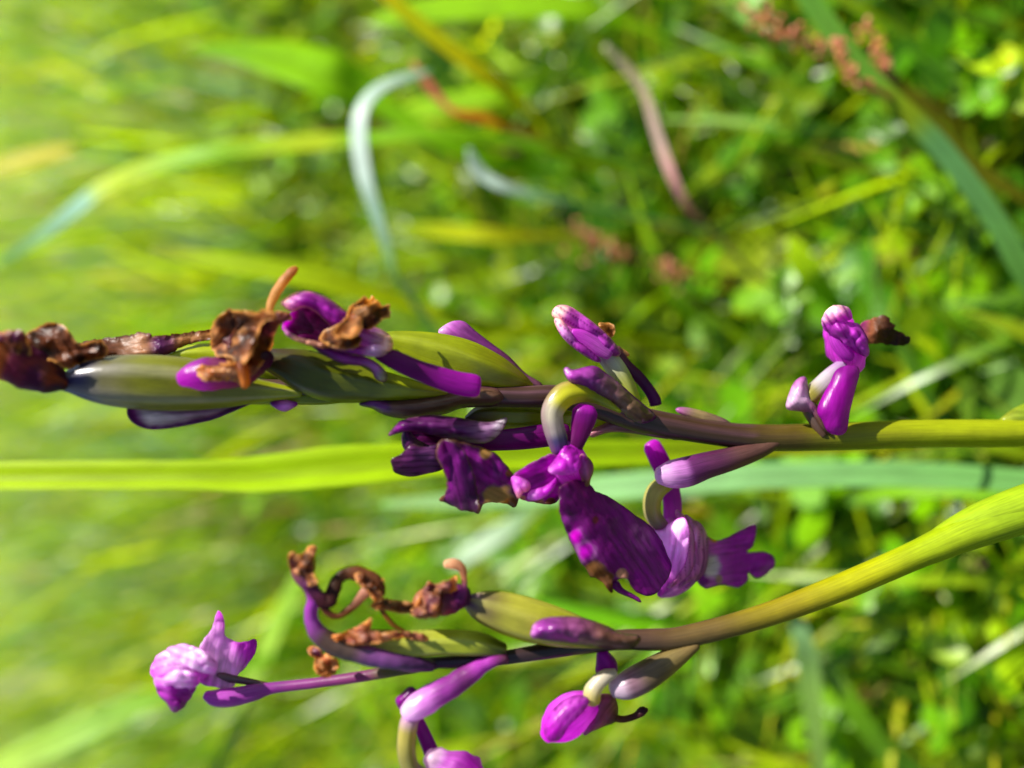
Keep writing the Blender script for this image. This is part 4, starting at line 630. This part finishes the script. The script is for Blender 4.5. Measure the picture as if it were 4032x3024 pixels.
gblade('frosted pale leaf lying between the two orchids', [(1770, 2235, .26, 16), (1840, 2190, .26, 62), (1930, 2130, .26, 78), (2030, 2060, .262, 62), (2120, 1990, .265, 31)], [(0, C(120, 150, 110)), (.5, C(136, 160, 126)), (1, C(100, 140, 70))], mat=M_STRAW, fold=.05)
gblade('pale straight grass culm rising behind the lilac flower', [(1180, 2280, .30, 50), (1110, 2430, .30, 66), (1040, 2600, .30, 66), (960, 2790, .30, 60), (870, 3010, .30, 56), (820, 3120, .30, 50)], [(0, C(140, 180, 90)), (.5, C(160, 190, 110)), (1, C(140, 170, 80))])
gblade('wide pale grass blade low in the meadow behind the lilac flower', [(-100, 3060, .28, 60), (120, 2970, .28, 90), (330, 2880, .28, 96), (520, 2790, .285, 80), (760, 2700, .29, 50)], [(0, C(170, 200, 110)), (.6, C(150, 190, 110)), (1, C(120, 170, 50))])
gblade('small glossy leaf edged red at the dark gap in the sward', [(3930, 600, .23, 14), (3980, 580, .23, 70), (4060, 585, .23, 110), (4180, 610, .235, 90), (4300, 650, .24, 40)], [(0, C(150, 60, 70)), (.12, C(170, 190, 170)), (.5, C(110, 170, 60)), (1, C(90, 150, 40))], name='small_leaf', cat='leaf', mat=M_LEAF, fold=.08)
gblade('lime leaf blade lying under the golden yellow blade', [(1460, 90, .26, 20), (1600, 60, .26, 110), (1800, 40, .26, 140), (2050, 25, .26, 150), (2300, 40, .26, 120), (2450, 90, .265, 60)], [(0, C(140, 186, 20)), (1, C(130, 176, 20))], mat=M_RIB, name='broad_leaf', cat='leaf', fold=.08)
gblade('lime leaf blade lying across the foot of the whitish arched blade', [(1500, 470, .26, 30), (1650, 445, .26, 100), (1800, 410, .26, 110), (1950, 380, .26, 80), (2050, 360, .265, 40)], [(0, C(140, 180, 30)), (1, C(130, 176, 20))], mat=M_RIB, name='broad_leaf', cat='leaf', fold=.08)

gblade('tiny bright lime leaf tip curling up in the dark gap by the sorrel', [(3960, 180, .19, 20), (3970, 220, .19, 60), (3940, 260, .19, 74), (3880, 280, .19, 66), (3820, 262, .192, 50), (3790, 240, .195, 30)], [(0, C(190, 206, 50)), (1, C(160, 190, 40))], name='small_leaf', cat='leaf', foot=(0, .005))
gblade('short yellow-green blade poking up beside the tiny lime leaf tip', [(3600, 1330, .20, 16), (3680, 1390, .20, 60), (3760, 1450, .20, 70), (3860, 1500, .202, 50)], [(0, C(176, 196, 40)), (1, C(140, 176, 30))])
gblade('bright lime blade standing across the sward above the turned-away flower', [(3110, 930, .205, 20), (3150, 1010, .205, 76), (3200, 1090, .206, 84), (3260, 1160, .21, 60), (3330, 1230, .215, 40)], [(0, C(160, 190, 20)), (1, C(130, 176, 20))])
gblade('short vivid green blade crossing under the pink flower', [(2700, 2430, .21, 16), (2560, 2450, .21, 60), (2420, 2440, .21, 66), (2250, 2400, .212, 60), (2120, 2350, .215, 40)], [(0, C(110, 170, 20)), (1, C(100, 160, 20))], root=False)
# sorrel: reddish seed heads
def lat_seed():
    V, F = [], []
    for i, (z, r) in enumerate(((-1, .05), (-.5, .75), (0, 1), (.5, .7), (1, .05))):
        for j in range(6): V.append((r * math.cos(j * math.pi / 3) * .8, r * math.sin(j * math.pi / 3) * .8, z))
    for i in range(4):
        for j in range(6): F.append((i * 6 + j, i * 6 + (j + 1) % 6, (i + 1) * 6 + (j + 1) % 6, (i + 1) * 6 + j))
    return V, F
SV, SF = lat_seed(); seed_me = []
for k, c in enumerate((C(196, 120, 76), C(204, 140, 98), C(186, 130, 60), C(172, 92, 60), C(200, 128, 104))):
    me = bpy.data.meshes.new('seed'); me.from_pydata(SV, [], SF); me.update()
    ca = me.color_attributes.new('Col', 'FLOAT_COLOR', 'POINT'); ca.data.foreach_set('color', np.tile(np.r_[c, 1], len(SV)).astype(np.float32))
    me.polygons.foreach_set('use_smooth', [True] * len(me.polygons)); me.materials.append(M_STRAW); seed_me.append(me)
def sorrel(label, path, nseed, spread, size, seed):
    rr = random.Random(seed)
    q = crom(np.array(path, float), 30); W = np.array([P(a[0], a[1], a[2]) for a in q])
    e = W[-1]; ft = np.array([e[0] * .97, e[1] + .01, 0.0]); W2 = np.vstack([W, (e + ft) / 2 + np.array([0, -.004, 0]), ft]); W2 = crom(np.c_[W2], 50)
    root = empty('sorrel', tuple(ft), label, 'sorrel plant', 'sorrel seed heads')
    n = len(W2); T = np.gradient(W2, axis=0); T /= np.linalg.norm(T, axis=1)[:, None]
    up = np.array([0.3, 0.9, 0.1]); V, F = [], []
    for i in range(n):
        a = np.cross(T[i], up); a /= np.linalg.norm(a); b = np.cross(T[i], a); r = .0004 + .0005 * i / n
        for j in range(6): V.append(W2[i] + a * math.cos(j * 1.0472) * r + b * math.sin(j * 1.0472) * r)
    for i in range(n - 1):
        for j in range(6): F.append((i * 6 + j, i * 6 + (j + 1) % 6, (i + 1) * 6 + (j + 1) % 6, (i + 1) * 6 + j))
    mesh_obj('stalk', V, F, np.tile(C(150, 96, 50), (len(V), 1)), M_STRAW, root)
    for k in range(nseed):
        i = min(29, int(rr.random() ** .9 * 30)); d = q[i][2]
        p = W[i] + (XC * rr.gauss(0, 1) + YC * rr.gauss(0, 1) + FW * rr.gauss(0, 1)) * spread * pxm(d)
        o = bpy.data.objects.new('seed', rr.choice(seed_me)); col.objects.link(o); o.parent = root; o.location = p - ORIG[root.name]
        s = size * pxm(d) * rr.uniform(.75, 1.15); o.scale = (s, s, s * 1.25); o.rotation_euler = (rr.uniform(0, 6), rr.uniform(0, 6), rr.uniform(0, 6))
sorrel('sorrel with a loose reddish-brown seed head against lime leaves', [(2920, 20, .176, 1), (3000, 70, .176, 1), (3080, 120, .176, 1), (3160, 160, .177, 1), (3260, 200, .178, 1)], 91, 24, 11, 3)
sorrel('sorrel with a tight orange seed spike touching the slanting blue-green blade', [(3290, 145, .165, 1), (3300, 190, .165, 1), (3320, 240, .165, 1), (3345, 290, .165, 1), (3420, 340, .166, 1)], 59, 12, 11, 4)
sorrel('sorrel with a pinkish-brown seed spike beyond the slanting blue-green blade', [(3410, 85, .176, 1), (3435, 140, .176, 1), (3460, 190, .176, 1), (3475, 250, .176, 1), (3520, 320, .178, 1)], 59, 14, 12, 5)
sorrel('sorrel with faded brown seeds low in the grass above the bare ovary flower', [(2270, 900, .23, 1), (2320, 950, .23, 1), (2390, 980, .23, 1), (2460, 1010, .232, 1)], 52, 26, 11, 6)
sorrel('sorrel with two clumps of rusty seeds deep in the green sward', [(2600, 1040, .23, 1), (2640, 1070, .23, 1), (2700, 1090, .232, 1)], 28, 20, 11, 8)

# ================================================================== the meadow: grass, clover, herbs, straw
def vnoise(x, y, s, z):
    return np.array([noise.noise(Vector((a / s, b / s, z))) for a, b in zip(x, y)])
def keep_clear(V, per, dmin=0.180):
    """drop what would stand between lens and orchids: nothing in the view cone nearer than dmin"""
    r = V - CAM; d = r @ FW; x = r @ XC; y = r @ YC
    dm = dmin + 0.085 * (1 - np.clip((x / np.maximum(d, .02) + .15) / .8, 0, 1))
    bad = (d < dm) & (d > -0.02) & (np.abs(x) < 0.72 * np.maximum(d, .02) + .02) & (np.abs(y) < 0.55 * np.maximum(d, .02) + .02)
    return ~bad.reshape(-1, per).any(1)
def gap(x, y, g):
    v = vnoise(x, y, .045, 8.0) + 0.5 * vnoise(x, y, .018, 3.0) + 1.6 * np.clip(x, -.1, .15)
    return (v > 0.22) & (y < .5) & (g.random(len(x)) < .88)
def grass(name, N, area, hmean, wmean, pal, pw, mat, lean=(0.2, 0.9), bend=(0.2, 1.2), seed=1, K=6, blue=.55, lum=.86):
    g = np.random.default_rng(seed)
    y = area(g, N); x = (g.random(N) * 2 - 1) * (0.16 + 0.62 * np.abs(y)) 
    h = hmean * np.exp(g.normal(0, .35, N)) * (1 + .35 * vnoise(x, y, .07, seed)); w = wmean * np.exp(g.normal(0, .35, N))
    az = g.random(N) * 2 * np.pi; le = g.uniform(*lean, N); be = g.uniform(*bend, N)
    t = np.linspace(0, 1, K)
    ang = le[:, None] * .6 + be[:, None] * t[None] ** 1.3            # angle off vertical, growing to the tip
    dl = h[:, None] / (K - 1)
    rr = np.cumsum(np.sin(ang) * dl, 1) - np.sin(ang[:, :1]) * dl; zz = np.cumsum(np.cos(ang) * dl, 1) - np.cos(ang[:, :1]) * dl
    zz = np.maximum(zz, .001)
    cx = x[:, None] + rr * np.cos(az)[:, None]; cy = y[:, None] + rr * np.sin(az)[:, None]
    tw = g.uniform(-.9, .9, N)[:, None] * t[None]
    sx = -np.sin(az[:, None] + tw); sy = np.cos(az[:, None] + tw)
    ww = w[:, None] * .5 * np.sqrt(np.clip(1 - t[None] ** 2.2, 0.004, 1)) * (0.65 + .35 * np.minimum(1, t[None] * 4))
    V = np.zeros((N, K, 2, 3))
    for k, sg in ((0, -1), (1, 1)):
        V[:, :, k, 0] = cx + sg * sx * ww; V[:, :, k, 1] = cy + sg * sy * ww; V[:, :, k, 2] = zz - .002 + sg * ww * .25
    ok = keep_clear(V.reshape(-1, 3), K * 2) & ~gap(x, y, g); V = V[ok]; n = len(V)
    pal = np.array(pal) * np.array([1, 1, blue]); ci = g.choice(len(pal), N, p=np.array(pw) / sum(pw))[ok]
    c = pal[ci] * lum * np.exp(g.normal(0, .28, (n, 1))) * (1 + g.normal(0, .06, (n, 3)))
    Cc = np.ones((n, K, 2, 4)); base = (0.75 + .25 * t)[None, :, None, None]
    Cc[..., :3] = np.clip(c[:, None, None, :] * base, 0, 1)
    idx = np.arange(n)[:, None] * K * 2 + np.arange(K - 1)[None] * 2
    Fq = np.stack([idx, idx + 1, idx + 3, idx + 2], -1).reshape(-1, 4)
    me = bpy.data.meshes.new(name); me.vertices.add(n * K * 2); me.vertices.foreach_set('co', V.astype(np.float32).ravel())
    me.loops.add(Fq.size); me.loops.foreach_set('vertex_index', Fq.astype(np.int32).ravel())
    me.polygons.add(len(Fq)); me.polygons.foreach_set('loop_start', np.arange(0, Fq.size, 4, dtype=np.int32)); me.polygons.foreach_set('use_smooth', np.ones(len(Fq), bool))
    me.update(calc_edges=True); me.validate()
    ca = me.color_attributes.new('Col', 'FLOAT_COLOR', 'POINT'); ca.data.foreach_set('color', Cc.astype(np.float32).ravel())
    me.materials.append(mat); o = bpy.data.objects.new(name, me); col.objects.link(o); return o
near = lambda g, N: -0.05 + 0.75 * g.random(N)
mid = lambda g, N: 0.5 + 1.9 * g.random(N) ** 1.0
far = lambda g, N: 2.0 + 7.0 * g.random(N) ** 1.4
GP = [C(128, 156, 12), C(154, 176, 12), C(98, 138, 16), C(172, 182, 34), C(76, 116, 28), C(126, 156, 100), C(186, 178, 40), C(200, 172, 124)]
GW = [6, 6, 5, 2.5, 3, 1.4, .3, .35]
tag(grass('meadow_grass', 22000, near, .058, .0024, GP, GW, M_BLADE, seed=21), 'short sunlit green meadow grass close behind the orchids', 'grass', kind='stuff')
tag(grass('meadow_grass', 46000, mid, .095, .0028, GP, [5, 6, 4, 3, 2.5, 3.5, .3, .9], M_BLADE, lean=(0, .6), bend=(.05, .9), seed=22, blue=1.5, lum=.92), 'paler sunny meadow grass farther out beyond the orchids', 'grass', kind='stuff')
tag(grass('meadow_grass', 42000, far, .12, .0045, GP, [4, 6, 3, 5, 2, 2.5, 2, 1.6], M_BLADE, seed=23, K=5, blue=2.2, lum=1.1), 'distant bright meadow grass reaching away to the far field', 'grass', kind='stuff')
tag(grass('dry_straw', 1500, lambda g, N: 0.28 + 1.5 * g.random(N), .06, .0018, [C(200, 166, 116), C(176, 130, 84), C(214, 190, 150), C(150, 100, 70)], [3, 2, 2, 1], M_STRAW, lean=(.8, 2.2), bend=(.1, .8), seed=24), 'tan dry straw scattered through the meadow grass', 'straw', kind='stuff')

def discs(name, N, area, rmean, hmean, pal, pw, mat, label, cat, leaf3=False, seed=5, oval=1.0):
    g = np.random.default_rng(seed); K = 9
    y = area(g, N); x = (g.random(N) * 2 - 1) * (0.14 + .6 * np.abs(y)); h = hmean * np.exp(g.normal(0, .4, N))
    V, Cc, F = [], [], []
    gp = gap(x, y, g)
    pal = np.array(pal); ci = g.choice(len(pal), N, p=np.array(pw) / sum(pw))
    for i in range(N):
        r = rmean * math.exp(g.normal(0, .28)); a0 = g.random() * 6.283; tx, ty = g.normal(0, .38, 2); c0 = np.clip(pal[ci[i]] * 0.72 * math.exp(g.normal(0, .3)), 0, 1)
        vs, fs = [], []
        for q in range(3 if leaf3 else 1):
            a = a0 + q * 2.094; off = r * (1.05 if leaf3 else 0); tip = g.normal(0.15, .2)
            b = len(vs); vs.append((off * math.cos(a), off * math.sin(a), -r * .12))
            for k in range(K):
                u = k / K * 6.283; lx = r * oval * math.cos(u); ly = r * .8 * math.sin(u)
                if leaf3 and k == 0: lx *= .86
                vs.append((off * math.cos(a) + lx * math.cos(a) - ly * math.sin(a), off * math.sin(a) + lx * math.sin(a) + ly * math.cos(a), tip * lx + r * .16 * abs(math.sin(u))))
            fs += [(b, b + 1 + k, b + 1 + (k + 1) % K) for k in range(K)]
        vs = np.array(vs); vs[:, 2] += vs[:, 0] * tx + vs[:, 1] * ty
        top = np.array([x[i] + g.normal(0, .2) * h[i], y[i] + g.normal(0, .2) * h[i], h[i]]); vs = vs + top
        s = len(vs); ex = np.array([.0005, 0, 0]); vs = np.vstack([vs, top - ex, top + ex, [x[i] + .0006, y[i], -.002], [x[i] - .0006, y[i], -.002]]); fs.append((s, s + 1, s + 2, s + 3))
        if gp[i] or not keep_clear(vs, len(vs))[0]: continue
        b = len(V); V.extend(vs.tolist()); F.extend([tuple(b + k for k in f) for f in fs]); Cc.extend([c0] * len(vs))
    o = mesh_obj(name, V, F, np.array(Cc), mat, origin=(0, 0, 0)); return tag(o, label, cat, kind='stuff')
CP = [C(98, 152, 16), C(120, 172, 16), C(72, 126, 22), C(148, 180, 28), C(116, 160, 90), C(170, 190, 50), C(150, 116, 84), C(160, 120, 110)]
discs('clover_cover', 3800, lambda g, N: -0.03 + .75 * g.random(N), .0044, .028, CP, [5, 5, 5, 2, 1.4, .4, .1, .1], M_LEAF, 'round green clover leaves between the grass blades', 'clover', True, 31)
discs('herb_cover', 3400, lambda g, N: -0.03 + .7 * g.random(N), .0038, .018, CP, [4, 4, 5, 2.5, 1.4, .8, .2, .1], M_LEAF, 'small oval herb leaves and withered bits low in the sward', 'herbs', False, 32, 1.5)
